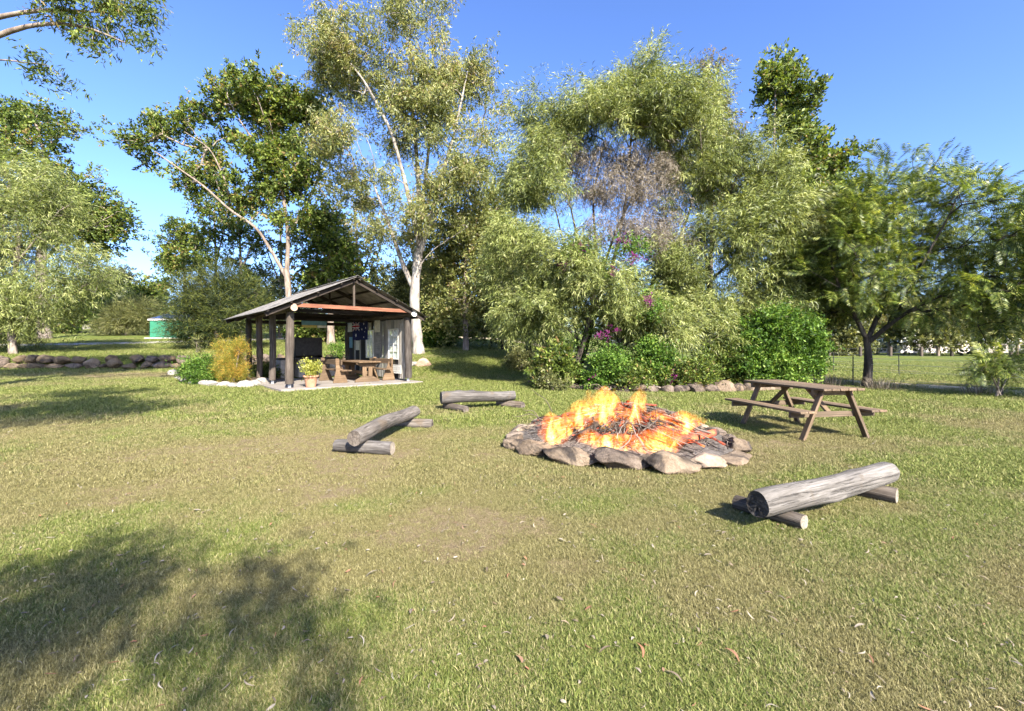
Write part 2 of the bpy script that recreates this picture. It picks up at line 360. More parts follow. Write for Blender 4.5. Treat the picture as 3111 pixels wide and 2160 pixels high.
strip('dirt_track', [(23, -2), (18.3, 10), (15.5, 18), (12.0, 26), (7.0, 36), (0.5, 44), (-12, 52)], M['dirt'], lambda t: 2.2, 0.03, 'bare dirt track running between the two wire fences', 'track')

# ------------------------------------------------------------------ grass: tufts scattered over the lawn (one mass)
gcol = bpy.data.collections.new('grass_tufts')
def tuft(k, nb, hmin, hmax, spread, wid):
    r = np.random.default_rng(100 + k); V = []; F = []; A = []
    for b in range(nb):
        a = r.uniform(0, 6.283); rad = spread * math.sqrt(r.random()); bx, by = rad * math.cos(a), rad * math.sin(a)
        h = r.uniform(hmin, hmax); la = r.uniform(0, 6.283); ln = r.uniform(0.4, 2.3) * h; w = wid * r.uniform(0.7, 1.3)
        dx, dy = math.cos(la), math.sin(la); px_, py_ = -dy * w / 2, dx * w / 2; i = len(V)
        V += [(bx - px_, by - py_, -0.012), (bx + px_, by + py_, -0.012),
              (bx + dx * ln * 0.45 + px_ * 0.9, by + dy * ln * 0.45 + py_ * 0.9, h * 0.62), (bx + dx * ln * 0.45 - px_ * 0.9, by + dy * ln * 0.45 - py_ * 0.9, h * 0.62),
              (bx + dx * ln + px_ * 0.15, by + dy * ln + py_ * 0.15, h), (bx + dx * ln - px_ * 0.15, by + dy * ln - py_ * 0.15, h)]
        F += [(i, i + 1, i + 2, i + 3), (i + 3, i + 2, i + 4, i + 5)]; A += [r.random()] * 6
    return npmesh('grass_tuft', V, F, A)
m, nt, ns, lk = newmat('grass_blades')
at = N(nt, 'ShaderNodeAttribute', attribute_name='var'); di = N(nt, 'ShaderNodeAttribute', attribute_name='dry', attribute_type='INSTANCER')
geo = N(nt, 'ShaderNodeNewGeometry'); n1 = noise(nt, geo.outputs['Position'], 2.2, 4, 0.6)
g = ramp(nt, at.outputs['Fac'], [(0.0, (0.075, 0.108, 0.02)), (0.45, (0.155, 0.188, 0.04)), (0.8, (0.24, 0.25, 0.072)), (1.0, (0.31, 0.29, 0.115))])
s = ramp(nt, at.outputs['Fac'], [(0.0, (0.10, 0.09, 0.032)), (0.5, (0.215, 0.195, 0.072)), (1.0, (0.34, 0.30, 0.145))])
a1 = N(nt, 'ShaderNodeMath', operation='MULTIPLY_ADD'); lk.new(n1, a1.inputs[0]); a1.inputs[1].default_value = 0.7; lk.new(di.outputs['Fac'], a1.inputs[2])
a2 = N(nt, 'ShaderNodeMath', operation='MULTIPLY_ADD'); lk.new(at.outputs['Fac'], a2.inputs[0]); a2.inputs[1].default_value = 0.45; lk.new(a1.outputs[0], a2.inputs[2])
c = mixc(nt, ramp(nt, a2.outputs[0], [(0.78, (0, 0, 0)), (1.12, (1, 1, 1))]), g, s)
p = N(nt, 'ShaderNodeBsdfPrincipled'); p.inputs['Roughness'].default_value = 0.6; p.inputs['Specular IOR Level'].default_value = 0.25; lk.new(c, p.inputs['Base Color'])
t = N(nt, 'ShaderNodeBsdfTranslucent'); lk.new(c, t.inputs[0]); mx = N(nt, 'ShaderNodeMixShader'); mx.inputs[0].default_value = 0.3
lk.new(p.outputs[0], mx.inputs[1]); lk.new(t.outputs[0], mx.inputs[2]); lk.new(mx.outputs[0], N(nt, 'ShaderNodeOutputMaterial').inputs[0]); M['grass'] = m
specs = [(44, .008, .024, .08, .0034), (44, .009, .030, .09, .0032), (40, .006, .018, .09, .0036), (50, .008, .022, .10, .003),
         (44, .010, .030, .17, .006), (40, .012, .034, .19, .007), (40, .010, .030, .21, .008)]
for k, sp in enumerate(specs):
    me = tuft(k, *sp); me.materials.append(M['grass']); gcol.objects.link(bpy.data.objects.new('grass_tuft', me))
def scatter(n, y0, y1, seed):
    r = np.random.default_rng(seed); y = y0 * (y1 / y0) ** r.random(n * 2) if y1 > 9 else r.uniform(y0, y1, n * 2)
    x = r.uniform(-1.25, 1.25, n * 2) * y + r.uniform(-.3, .3, n * 2)
    d = dryness(x, y); keep = (r.random(n * 2) > d * 0.70)
    inpit = np.hypot(x - 1.80, y - 7.46) < 1.75
    su = (x + 7.1) * .75 + (y - 14.5) * .661; sv = -(x + 7.1) * .661 + (y - 14.5) * .75
    slab = (su > -.35) & (su < 4.55) & (sv > -.45) & (sv < 7.1)
    keep &= ~inpit & ~slab
    return x[keep][:n], y[keep][:n], d[keep][:n]
PX = []; PY = []; PD = []; PI = []; PS = []
for (n, a, b, lo, hi, s0, s1) in ((44000, 1.6, 5.0, 0, 4, .5, .95), (42000, 5.0, 9.0, 0, 5, .7, 1.2), (42000, 9.0, 20.0, 4, 7, .8, 1.35), (26000, 20.0, 45.0, 4, 7, 1.2, 2.0)):
    x, y, d = scatter(n, a, b, int(a * 10)); PX.append(x); PY.append(y); PD.append(d)
    PI.append(rng.integers(lo, hi, len(x))); PS.append(rng.uniform(s0, s1, len(x)) * (1.15 - 0.55 * d))
PX, PY, PD, PI, PS = (np.concatenate(a) for a in (PX, PY, PD, PI, PS))
def instancer(name, pos, coll, attrs, label, cat):
    me = bpy.data.meshes.new(name); me.vertices.add(len(pos)); me.vertices.foreach_set('co', np.asarray(pos, np.float32).ravel())
    for k, (ty, v) in attrs.items():
        a = me.attributes.new(k, ty, 'POINT'); a.data.foreach_set('vector' if ty == 'FLOAT_VECTOR' else 'value', np.asarray(v, np.int32 if ty == 'INT' else np.float32).ravel())
    o = link(name, me); tag(o, label, cat, None, 'stuff')
    g = bpy.data.node_groups.new(name + '_scatter', 'GeometryNodeTree')
    g.interface.new_socket('Geometry', in_out='INPUT', socket_type='NodeSocketGeometry'); g.interface.new_socket('Geometry', in_out='OUTPUT', socket_type='NodeSocketGeometry')
    gi = g.nodes.new('NodeGroupInput'); go = g.nodes.new('NodeGroupOutput'); ip = g.nodes.new('GeometryNodeInstanceOnPoints'); ci = g.nodes.new('GeometryNodeCollectionInfo')
    ci.inputs['Collection'].default_value = coll; ci.inputs['Separate Children'].default_value = True; ci.inputs['Reset Children'].default_value = True
    m2p = g.nodes.new('GeometryNodeMeshToPoints'); g.links.new(gi.outputs[0], m2p.inputs[0]); g.links.new(m2p.outputs[0], ip.inputs['Points'])
    g.links.new(ci.outputs[0], ip.inputs['Instance']); ip.inputs['Pick Instance'].default_value = True
    for an, ty, sock in (('idx', 'INT', 'Instance Index'), ('rot', 'FLOAT_VECTOR', 'Rotation'), ('scl', 'FLOAT', 'Scale')):
        na = g.nodes.new('GeometryNodeInputNamedAttribute'); na.data_type = ty; na.inputs['Name'].default_value = an
        g.links.new([s for s in na.outputs if s.enabled and s.name == 'Attribute'][0], ip.inputs[sock])
    g.links.new(ip.outputs[0], go.inputs[0]); md = o.modifiers.new('scatter', 'NODES'); md.node_group = g; return o
n = len(PX)
instancer('grass', np.stack([PX, PY, gz(PX, PY)], 1), gcol,
          {'idx': ('INT', PI), 'scl': ('FLOAT', PS), 'dry': ('FLOAT', PD), 'rot': ('FLOAT_VECTOR', np.stack([rng.normal(0, .12, n), rng.normal(0, .12, n), rng.uniform(0, 6.28, n)], 1))},
          'short mown green and straw grass blades across the lawn', 'grass')

# ------------------------------------------------------------------ log benches
def log(name, p0, p1, r0, r1, mat, endm, parent, seed, bend=0.03, flat_=1.0, seg=26, rings=34, knots=3, flare=0.0):
    r = np.random.default_rng(seed); mw, L = frame(p0, p1); V = []; ph = r.uniform(0, 6.28, 4)
    kn = [(r.uniform(.15, .9), r.uniform(0, 6.28), r.uniform(.12, .28), r.uniform(.02, .05) * L) for _ in range(knots)]
    for i in range(rings):
        t = i / (rings - 1); rad = r0 * (1 - t) + r1 * t
        oy = bend * math.sin(t * 5 + ph[0]) * L * .3; oz = bend * math.sin(t * 6.3 + ph[1]) * L * .25
        for k in range(seg):
            a = 6.2832 * k / seg
            q = rad * (1 + .05 * math.sin(2 * a + ph[2] + t * 2) + .04 * math.sin(3 * a + ph[3] - t * 3) + .06 * mnoise.noise(Vector((t * L * 1.2, math.cos(a) * 2.4, math.sin(a) * 2.4 + seed))) + .025 * mnoise.noise(Vector((t * L * .8, math.cos(a) * 9, math.sin(a) * 9 + seed))))
            for kt, ka, kh, kw in kn:
                da = math.atan2(math.sin(a - ka), math.cos(a - ka)); q += rad * kh * math.exp(-((t - kt) * L / kw / 1.6) ** 2 - (da / .4) ** 2)
            e = min(t, 1 - t) * L
            if e < .012: q *= .95
            V.append(((t - .5) * L, q * math.cos(a) + oy, q * math.sin(a) * flat_ + oz))
    F = [(i * seg + k, i * seg + (k + 1) % seg, (i + 1) * seg + (k + 1) % seg, (i + 1) * seg + k) for i in range(rings - 1) for k in range(seg)]
    o = link(name, npmesh(name, V, F, None, True), None, mat); o.matrix_basis = mw; adopt(o, parent)
    V = np.array(V)
    for s, ring in ((0, V[:seg]), (1, V[-seg:])):
        c = ring.mean(0); E = [c + (0.025 if s == 0 else -0.025) * np.array((1, 0, 0)) * .3]; nr = 7
        for j in range(1, nr + 1):
            for k in range(seg):
                a = 6.2832 * k / seg; q = c + (ring[k] - c) * (j / nr)
                crack = max(0, 1 - abs(math.sin(a * 2.5 + ph[s]) ) * 4.5) * (1 - abs(j / nr - .45)) * .03
                q = q + np.array(((crack + .006 * r.random()) * (1 if s == 0 else -1) * (j < nr), 0, 0)); E.append(q)
        Fq = [(0, 1 + k, 1 + (k + 1) % seg) if s else (0, 1 + (k + 1) % seg, 1 + k) for k in range(seg)]
        for j in range(nr - 1):
            for k in range(seg):
                a_, b_ = 1 + j * seg + k, 1 + j * seg + (k + 1) % seg; c_, d_ = b_ + seg, a_ + seg
                Fq += [(a_, b_, c_), (a_, c_, d_)] if not s else [(a_, c_, b_), (a_, d_, c_)]
        e = link('end_face', npmesh('end_face', E, Fq), None, endm[s] if isinstance(endm, tuple) else endm); e.matrix_basis = mw; adopt(e, o)
    return o
def G(x, y, h): return Vector((x, y, float(gz(x, y)) + h))
lb = thing('log_bench', gp(2.9, 4.3), 'pale silver log seat with dark end, nearest the camera on the right', 'bench', 'log benches round the fire')
log('log', G(2.02, 3.73, .228), G(3.90, 4.72, .243), .108, .104, M['pale_log'], (M['dark_end'], M['pale_end']), lb, 3, .018, 1.0)  # near end coloured much darker than the far end
log('support', G(2.44, 3.79, .068), G(2.12, 4.30, .07), .066, .068, M['brown_log'], (M['pale_end'], M['log_end']), lb, 4, .01, 1, 18, 10, 0)
log('support', G(3.79, 4.47, .075), G(3.42, 4.90, .075), .076, .07, M['brown_log'], (M['pale_end'], M['log_end']), lb, 5, .01, 1, 18, 10, 0)
lb = thing('log_bench', gp(-2.0, 7.5), 'grey log seat tilted on two short logs, between shelter and fire', 'bench', 'log benches round the fire')
log('log', G(-2.20, 6.26, .285), G(-1.87, 8.80, .30), .108, .112, M['grey_log'], (M['log_end'], M['log_end']), lb, 7, .04, 1.0)
log('support', G(-2.56, 6.62, .09), G(-1.70, 6.46, .088), .098, .094, M['grey_log'], (M['log_end'], M['pale_end']), lb, 8, .01, 1, 18, 12, 1)
log('support', G(-2.22, 8.62, .085), G(-1.50, 8.56, .08), .09, .085, M['grey_log'], (M['log_end'], M['log_end']), lb, 9, .01, 1, 18, 12, 0)
lb = thing('log_bench', gp(-.8, 11.1), 'thick squared grey log seat on the lawn in front of the shelter', 'bench', 'log benches round the fire')
log('log', G(-1.68, 10.75, .315), G(.06, 11.35, .31), .165, .125, M['grey_log'], (M['log_end'], M['log_end']), lb, 12, .03, 0.95, 26, 34, 4)
log('support', G(-1.62, 11.0, .085), G(-1.05, 10.42, .08), .09, .085, M['brown_log'], (M['log_end'], M['log_end']), lb, 13, .01, 1, 18, 12, 0)
log('support', G(-.35, 11.5, .09), G(.27, 11.05, .09), .095, .09, M['brown_log'], (M['log_end'], M['log_end']), lb, 14, .01, 1, 18, 12, 0)

# ------------------------------------------------------------------ fire pit
FC = np.array((1.77, 7.46))
pit = thing('fire_pit', gp(*FC), 'ring of rough sandstone rocks round an ash bed on the lawn', 'fire pit')
front = [  # angle deg, radius, size (along, across, height), mat, dz, tilt
    (-172, 1.73, (.62, .34, .30), 'rock_tan', .02, .1), (-160, 1.77, (.52, .40, .32), 'rock_tan', .03, .0), (-146, 1.75, (.50, .42, .34), 'rock_tan', .05, .1),
    (-127, 1.76, (.90, .34, .36), 'rock_tan', .05, -.35), (-103, 1.76, (.66, .46, .38), 'rock_grey', .07, 0), (-83, 1.77, (.66, .48, .38), 'rock_tan', .07, 0),
    (-64, 1.78, (.62, .46, .30), 'rock_pale', .04, 0), (-45, 1.79, (.84, .36, .20), 'rock_tan', .02, 0), (-24, 1.76, (.52, .38, .30), 'rock_tan', .05, 0)]
ang = -10
while ang < 182:
    w = random.uniform(.42, .78); front.append((ang, 1.74 + random.uniform(-.04, .04), (w, random.uniform(.28, .36), random.uniform(.18, .28)), random.choice(('rock_pale', 'rock_grey', 'rock_tan', 'rock_pale')), .03, random.uniform(-.2, .2)))
    ang += math.degrees(w / 1.82) * 1.1
for k, (a, rad, size, mt, dz, tl) in enumerate(front):
    x, y = FC[0] + rad * math.cos(R(a)), FC[1] + rad * math.sin(R(a))
    size = (size[0] * 1.12, size[1] * 1.15, size[2] * .86); rock('stone', 200 + k, size, gp(x, y, dz + size[2] * .10), R(a + 90), M[mt], pit, 4 if a < 0 else 3, tl, 12, .13)
V = [(FC[0], FC[1], .32)]; F = []; nr, ns_ = 16, 56
for j in range(1, nr + 1):
    rr = 1.70 * j / nr
    for k in range(ns_):
        a = 6.2832 * k / ns_; x, y = FC[0] + rr * math.cos(a), FC[1] + rr * math.sin(a)
        V.append((x, y, float(gz(x, y)) + .30 * math.exp(-(rr / 1.0) ** 2) + .06 + .05 * (float(fbm(x * 3, y * 3)) - .5)))
F = [(0, 1 + k, 1 + (k + 1) % ns_, 0) for k in range(ns_)]
T3 = [(0, 1 + k, 1 + (k + 1) % ns_) for k in range(ns_)]
for j in range(nr - 1):
    for k in range(ns_):
        a_, b_ = 1 + j * ns_ + k, 1 + j * ns_ + (k + 1) % ns_; T3 += [(a_, a_ + ns_, b_ + ns_), (a_, b_ + ns_, b_)]
link('ash_bed', npmesh('ash_bed', V, T3, None, True), pit, M['ash'])

# sticks piled for burning
m, nt, ns, lk = newmat('dry_sticks')
at = N(nt, 'ShaderNodeAttribute', attribute_name='var'); c = ramp(nt, at.outputs['Fac'], [(0, (.018, .014, .011)), (.35, (.055, .043, .033)), (.7, (.125, .10, .08)), (1, (.22, .185, .155))])
finish(m, nt, c, .9, None, spec=.2); M['stick'] = m
m, nt, ns, lk = newmat('glowing_embers')
v = mapped(nt, (1, 1, 1), 'Object', True); nn = noise(nt, v, 4.5, 4, .6)
p = N(nt, 'ShaderNodeBsdfPrincipled'); p.inputs['Roughness'].default_value = .9; lk.new(ramp(nt, nn, [(.35, (.02, .014, .01)), (.7, (.09, .05, .035))]), p.inputs['Base Color'])
lk.new(ramp(nt, nn, [(.44, (0, 0, 0)), (.56, (.5, .05, .006)), (.68, (1, .28, .04)), (.82, (1, .7, .3))]), p.inputs['Emission Color']); p.inputs['Emission Strength'].default_value = 0.55
lk.new(p.outputs[0], N(nt, 'ShaderNodeOutputMaterial').inputs[0]); M['ember'] = m
pile = thing('stick_pile', gp(FC[0], FC[1], .1), 'tall heap of dry sticks and branches burning inside the stone ring', 'stick pile')
def mound(x, y):
    dx, dy = x - FC[0] + .05, y - FC[1]; return .10 + .40 * math.exp(-((dx / 1.0) ** 2 + (dy / .85) ** 2)) + .10 * math.exp(-(((dx - .8) / .5) ** 2 + (dy / .6) ** 2))
def stick_geo(r, L, rad, seg=5):
    a = r.uniform(0, 6.283); rr = 1.4 * math.sqrt(r.random()) * r.uniform(.35, 1); cx, cy_ = FC[0] + rr * math.cos(a), FC[1] + rr * math.sin(a)
    d = r.uniform(0, 6.283) if r.random() < .5 else a + math.pi + r.normal(0, .5)
    n = 6; P = []; curve = r.normal(0, .25)
    for i in range(n):
        s = (i / (n - 1) - .5) * L; x = cx + s * math.cos(d) + curve * s * s * -math.sin(d); y = cy_ + s * math.sin(d) + curve * s * s * math.cos(d)
        P.append((x, y, 0))
    P = np.array(P); zz = [mound(*q[:2]) for q in P]; z0, z1 = np.polyfit(np.arange(n), zz, 1)[::-1]
    P[:, 2] = z0 + z1 * np.arange(n) + r.uniform(.0, .10) + r.normal(0, .012, n)
    return P, np.linspace(rad, rad * .4, n), seg
rs = np.random.default_rng(77)
for k in range(150):
    P, rr, sg = stick_geo(rs, rs.uniform(.5, 1.3), rs.uniform(.008, .022)); V, F = tube_np(P, rr, sg)
    dd = np.hypot(*(P[:, :2].mean(0) - FC)); hot = dd < 1.1 and rs.random() < .5
    link('stick', npmesh('stick', V, F, np.full(len(V), rs.random()), True), pile, M['ember'] if hot else M['stick'])
VV = []; FF = []; AA = []; o_ = 0
for k in range(1500):
    if k < 900: P, rr, sg = stick_geo(rs, rs.uniform(.2, .7), rs.uniform(.003, .009), 4)
    else:
        a = rs.uniform(0, 6.283); q = 1.68 * math.sqrt(rs.random()); x, y = FC[0] + q * math.cos(a), FC[1] + q * math.sin(a); d = rs.uniform(0, 6.28); L = rs.uniform(.08, .35)
        P = np.array([(x + s * L * math.cos(d), y + s * L * math.sin(d), .10 + .3 * math.exp(-q ** 2) + rs.uniform(0, .05) + s * rs.normal(0, .03)) for s in (0, .5, 1)]); rr = [.005, .004, .002]; sg = 4
    V, F = tube_np(P, rr, sg); VV.append(V); FF.append(F + o_); o_ += len(V); AA.append(np.full(len(V), rs.random()))
tag(link('twigs', npmesh('twigs', np.concatenate(VV), np.concatenate(FF), np.concatenate(AA)), pile, M['stick']), None, None, None, 'stuff')
for k in range(16):                                             # thicker charred branches lying in the heap
    P, rr, sg = stick_geo(rs, rs.uniform(.7, 1.3), rs.uniform(.026, .046), 8); V, F = tube_np(P, rr, sg, jit=.2, rs=rs)
    link('charred_branch', npmesh('charred_branch', V, F, np.full(len(V), rs.uniform(0, .35)), True), pile, M['ember'] if k % 3 == 0 else M['stick'])
# thin branches poking out to the left and the two logs in the coals
for (a, b) in (((0.45, 7.3, .35), (0.15, 7.15, .62)), ((0.5, 7.6, .3), (0.0, 7.5, .45)), ((.7, 7.9, .4), (.35, 8.0, .85)), ((.8, 7.2, .4), (.2, 7.0, .3)), ((1.5, 7.3, .8), (1.15, 7.2, 1.0))):
    P = np.array([np.array(a) * (1 - t) + np.array(b) * t + np.array((0, 0, .06 * math.sin(t * 5))) for t in np.linspace(0, 1, 6)]); V, F = tube_np(P, np.linspace(.008, .003, 6), 5)
    link('stick', npmesh('stick', V, F, np.full(len(V), .5), True), pile, M['stick'])
for (a, b, r_) in (((2.2, 6.35, .2), (2.65, 6.55, .22), .07), ((2.75, 6.75, .2), (3.2, 7.1, .2), .06), ((1.2, 6.6, .25), (1.9, 6.5, .2), .05)):
    log('burnt_log', Vector(a), Vector(b), r_, r_ * .85, M['ember'], M['dark_end'], pile, int(r_ * 1000), .02, 1, 14, 12, 1)

# flames
def flame_mat(name, seed, hot):
    m, nt, ns, lk = newmat(name)
    tc = N(nt, 'ShaderNodeTexCoord'); mp = N(nt, 'ShaderNodeMapping'); mp.inputs['Scale'].default_value = (8.5, 8.5, 3.6); mp.inputs['Location'].default_value = (seed * 3.7, seed, 0)
    lk.new(tc.outputs['Object'], mp.inputs[0]); nz0 = noise(nt, mp.outputs[0], 1.0, 4, .6, 1.6); nzm = N(nt, 'ShaderNodeMath', operation='MULTIPLY_ADD'); lk.new(nz0, nzm.inputs[0]); nzm.inputs[1].default_value = 2.0; nzm.inputs[2].default_value = -.5; nz = nzm.outputs[0]
    sx = N(nt, 'ShaderNodeSeparateXYZ'); lk.new(tc.outputs['Generated'], sx.inputs[0])
    vm = N(nt, 'ShaderNodeVectorMath', operation='SUBTRACT'); lk.new(tc.outputs['Generated'], vm.inputs[0]); vm.inputs[1].default_value = (.5, .5, .12)
    vs = N(nt, 'ShaderNodeVectorMath', operation='MULTIPLY'); lk.new(vm.outputs[0], vs.inputs[0]); vs.inputs[1].default_value = (2, 2, .75)
    ln = N(nt, 'ShaderNodeVectorMath', operation='LENGTH'); lk.new(vs.outputs[0], ln.inputs[0])
    s1 = N(nt, 'ShaderNodeMath', operation='MULTIPLY_ADD'); lk.new(ln.outputs['Value'], s1.inputs[0]); s1.inputs[1].default_value = -.55; s1.inputs[2].default_value = .38 + hot
    s2 = N(nt, 'ShaderNodeMath', operation='ADD'); lk.new(s1.outputs[0], s2.inputs[0]); lk.new(nz, s2.inputs[1])
    col = ramp(nt, s2.outputs[0], [(.42, (1, .045, .002)), (.60, (1, .14, .005)), (.78, (1, .35, .024)), (.97, (1, .70, .18))])
    stg = ramp(nt, s2.outputs[0], [(.46, (0, 0, 0)), (.56, (.10, .10, .10)), (.76, (.36, .36, .36)), (.98, (1, 1, 1))])
    mu = N(nt, 'ShaderNodeMath', operation='MULTIPLY'); lk.new(stg, mu.inputs[0]); mu.inputs[1].default_value = 4.4
    em = N(nt, 'ShaderNodeEmission'); lk.new(col, em.inputs[0]); lk.new(mu.outputs[0], em.inputs[1])
    lk.new(em.outputs[0], N(nt, 'ShaderNodeOutputMaterial').inputs['Volume']); m.cycles.volume_step_rate = 1.0 if hasattr(m.cycles, 'volume_step_rate') else 1.0
    return m
FM = [flame_mat('flame_hot', 1, .08), flame_mat('flame', 2, .0), flame_mat('flame_low', 3, -.06)]
fire = thing('bonfire', gp(FC[0], FC[1], .15), 'bright orange and yellow flames rising from the burning stick heap', 'fire')
def flame(px, py0, py1, d, wpx, k, lean=0.0, depth=.9):
    b = W(px, py0, d); t = W(px + lean, py1, d); h = t[2] - b[2]; w = wpx / FPX * d / 2; V = []; r = np.random.default_rng(int(px + py1)); ph = r.uniform(0, 6.28); seg = 12; rg = 12
    for i in range(rg + 1):
        s = i / rg; cx_ = b[0] + (t[0] - b[0]) * s + .12 * w * math.sin(s * 5 + ph) * s; cz = b[2] + h * s
        q = w * (math.sin(min(s * 1.9 + .35, 1.57)) if s < .55 else max(0.03, (1 - (s - .55) / .45) ** .8) * math.sin(min(.55 * 1.9 + .35, 1.57)))
        for a in np.arange(seg) * 6.2832 / seg:
            wob = 1 + .18 * math.sin(3 * a + ph + s * 6); V.append((cx_ - b[0] + q * wob * math.cos(a), q * wob * depth * math.sin(a), cz - b[2]))
    F = [(i * seg + j, i * seg + (j + 1) % seg, (i + 1) * seg + (j + 1) % seg, (i + 1) * seg + j) for i in range(rg) for j in range(seg)]
    bm = bmesh.new(); vs = [bm.verts.new(v) for v in V]
    for f in F: bm.faces.new([vs[i] for i in f])
    bm.faces.new(vs[:seg][::-1]); bm.faces.new(vs[-seg:])
    bmobj('flame', bm, fire, FM[k], Matrix.Translation(Vector(b)), True)
for a in ((1838, 1300, 1168, 6.95, 120, 0, 6), (1805, 1275, 1180, 7.1, 60, 1, -14), (1862, 1270, 1172, 7.15, 50, 1, 10), (1935, 1285, 1172, 7.0, 70, 0, 10), (1678, 1350, 1248, 6.6, 115, 0, -6), (1712, 1335, 1240, 6.8, 80, 1, 12),
          (1765, 1305, 1210, 6.95, 110, 0, 6), (1925, 1325, 1235, 6.85, 80, 0, -22), (2060, 1315, 1245, 6.9, 150, 1, 14), (2090, 1310, 1248, 6.8, 50, 0, 10), (1850, 1372, 1312, 6.2, 170, 0, 40), (1985, 1375, 1300, 6.2, 240, 2, 0),
          (2010, 1350, 1285, 6.45, 140, 2, 12), (2075, 1345, 1290, 6.5, 110, 2, 6), (1780, 1350, 1300, 6.5, 80, 1, 10), (1700, 1350, 1305, 6.4, 60, 1, 8), (1990, 1290, 1240, 7.0, 90, 1, 10)):
    flame(*a)

# ------------------------------------------------------------------ picnic table on the lawn
TC = (5.22, 8.3); tb = thing('picnic_table', gp(*TC), 'brown timber A-frame picnic table with attached bench seats on the lawn', 'picnic table')
zt = float(gz(*TC)); RT = R(-81)                                 # long axis heading
ax = Vector((math.cos(RT), math.sin(RT), 0)); an = Vector((-math.sin(RT), math.cos(RT), 0)); T0 = Vector((*TC, zt)); UP = Vector((0, 0, 1))
def TP(a, n_, z): return T0 + ax * a + an * n_ + UP * z
for i in range(5):
    n_ = -.31 + .155 * i; beam('tabletop_plank', TP(-.98, n_, .835), TP(.98, n_, .835), .143, .038, M['table_wood'], tb)
for s in (-1, 1):
    for i in range(2):
        n_ = s * (.58 + .150 * i); beam('seat_plank', TP(-.98, n_, .475), TP(.98, n_, .475), .143, .038, M['table_wood'], tb)
for a in (-.74, .74):
    beam('top_bearer', TP(a, -.38, .77), TP(a, .38, .77), .05, .09, M['table_wood'], tb)
    beam('seat_bearer', TP(a, -.80, .41), TP(a, .80, .41), .05, .09, M['table_wood'], tb)
    for s in (-1, 1): beam('leg', TP(a + .052, s * .24, .815), TP(a + .052, s * .62, -.02), .05, .10, M['table_wood'], tb, up=ax)
for s in (-1, 1): beam('brace', TP(s * .68, 0, .42), TP(s * .22, 0, .80), .09, .045, M['table_wood'], tb)
for a in (-.74, .74):                                            # bolt heads on the frames
    for s in (-1, 1):
        for (n_, z_) in ((.255, .77), (.43, .41)): beam('bolt', TP(a + .078, s * n_, z_), TP(a + .088, s * n_, z_), .022, .022, M['steel'], tb, bev=0)

# ------------------------------------------------------------------ open shelter
S0 = Vector((-7.1, 14.5, 0)); SU = Vector((.75, .661, 0)); SV = Vector((-.661, .75, 0)); SZ = .20
def S(u, v, z): return S0 + SU * u + SV * v + Vector((0, 0, z))          # z is absolute
sh = thing('picnic_shelter', S(2.1, 3.3, SZ), 'open timber shelter with gabled corrugated iron roof on a concrete slab', 'shelter')
# slab
mwS = Matrix(((SU.x, SV.x, 0, 0), (SU.y, SV.y, 0, 0), (0, 0, 1, 0), (0, 0, 0, 1))); mwS.translation = S(2.1, 2.97, SZ - .22)
bm = bmesh.new(); bmesh.ops.create_cube(bm, size=1); bmesh.ops.scale(bm, vec=(4.95, 6.9, .44), verts=bm.verts); bmesh.ops.bevel(bm, geom=bm.edges[:], offset=.015, segments=1, affect='EDGES')
bmobj('concrete_slab', bm, sh, M['concrete'], mwS)
def roundpost(u, v, z0, z1, r, seed, mat=M['old_wood']):
    rr = np.random.default_rng(seed); n = 12; P = np.array([(z, .015 * math.sin(z * 2 + seed), .015 * math.cos(z * 1.7 + seed)) for z in np.linspace(-(z1 - z0) / 2, (z1 - z0) / 2, n)])
    V, F = tube_np(P, r * (1 + .06 * rr.normal(size=n)), 14, jit=.06, rs=rr); o = link('post', npmesh('post', V, F, None, True), None, mat)
    o.matrix_basis = frame(S(u, v, z0), S(u, v, z1))[0]; adopt(o, sh)
    for zz, sgn in ((z0, 1), (z1, -1)): pass
    beam('post_bracket', S(u, v, SZ + .002), S(u, v, z0 + .06), .10, .012, M['steel'], o, bev=0)
    return o
PV = [0, 2.06, 3.95, 5.7]
for k, v in enumerate(PV): roundpost(0, v, SZ + .13, 2.66, .125 if k == 0 else .105, k)
roundpost(4.2, 0, SZ + .13, 2.62, .135, 9); roundpost(4.2, 5.9, SZ + .13, 2.62, .11, 10)
def plate(u, seed, endm):
    lo = log('plate_log', S(u, -.48, 2.74), S(u, 6.0, 2.74), .115, .10, M['old_wood'], endm, sh, seed, .004, 1, 16, 24, 2)
plate(0.0, 31, (M['rock_pink'], M['log_end'])); plate(4.2, 32, (M['white_paint'], M['log_end']))
# roof: pitch .44, ridge at u=1.97
RU, RZ, PI_ = 1.97, 3.88, .455
def rz(u): return RZ - PI_ * abs(u - RU)
def roof_sheet(v0, v1, ua, ub, k):
    """corrugated sheet, ribs run down the slope"""
    n = max(8, int((v1 - v0) / .0127 / 2)); V = []; nv = n + 1; ns_ = 5
    L = math.hypot(ub - ua, rz(ub) - rz(ua))
    for i in range(nv):
        v = v0 + (v1 - v0) * i / n; w = .010 * math.sin(i / n * (v1 - v0) / .076 * 6.2832)
        for j in range(ns_):
            u = ua + (ub - ua) * j / (ns_ - 1); V.append(S(u, v, rz(u) + w + .003 * k)[:])
    F = [(i * ns_ + j, i * ns_ + j + 1, (i + 1) * ns_ + j + 1, (i + 1) * ns_ + j) for i in range(n) for j in range(ns_ - 1)]
    c = S((ua + ub) / 2, (v0 + v1) / 2, rz((ua + ub) / 2))
    o = at_origin('roof_sheet', npmesh('roof_sheet', V, F, None, True, c[:]), sh, M['zinc'], c)
    so = o.modifiers.new('thickness', 'SOLIDIFY'); so.thickness = .003
vv = -.62; k = 0
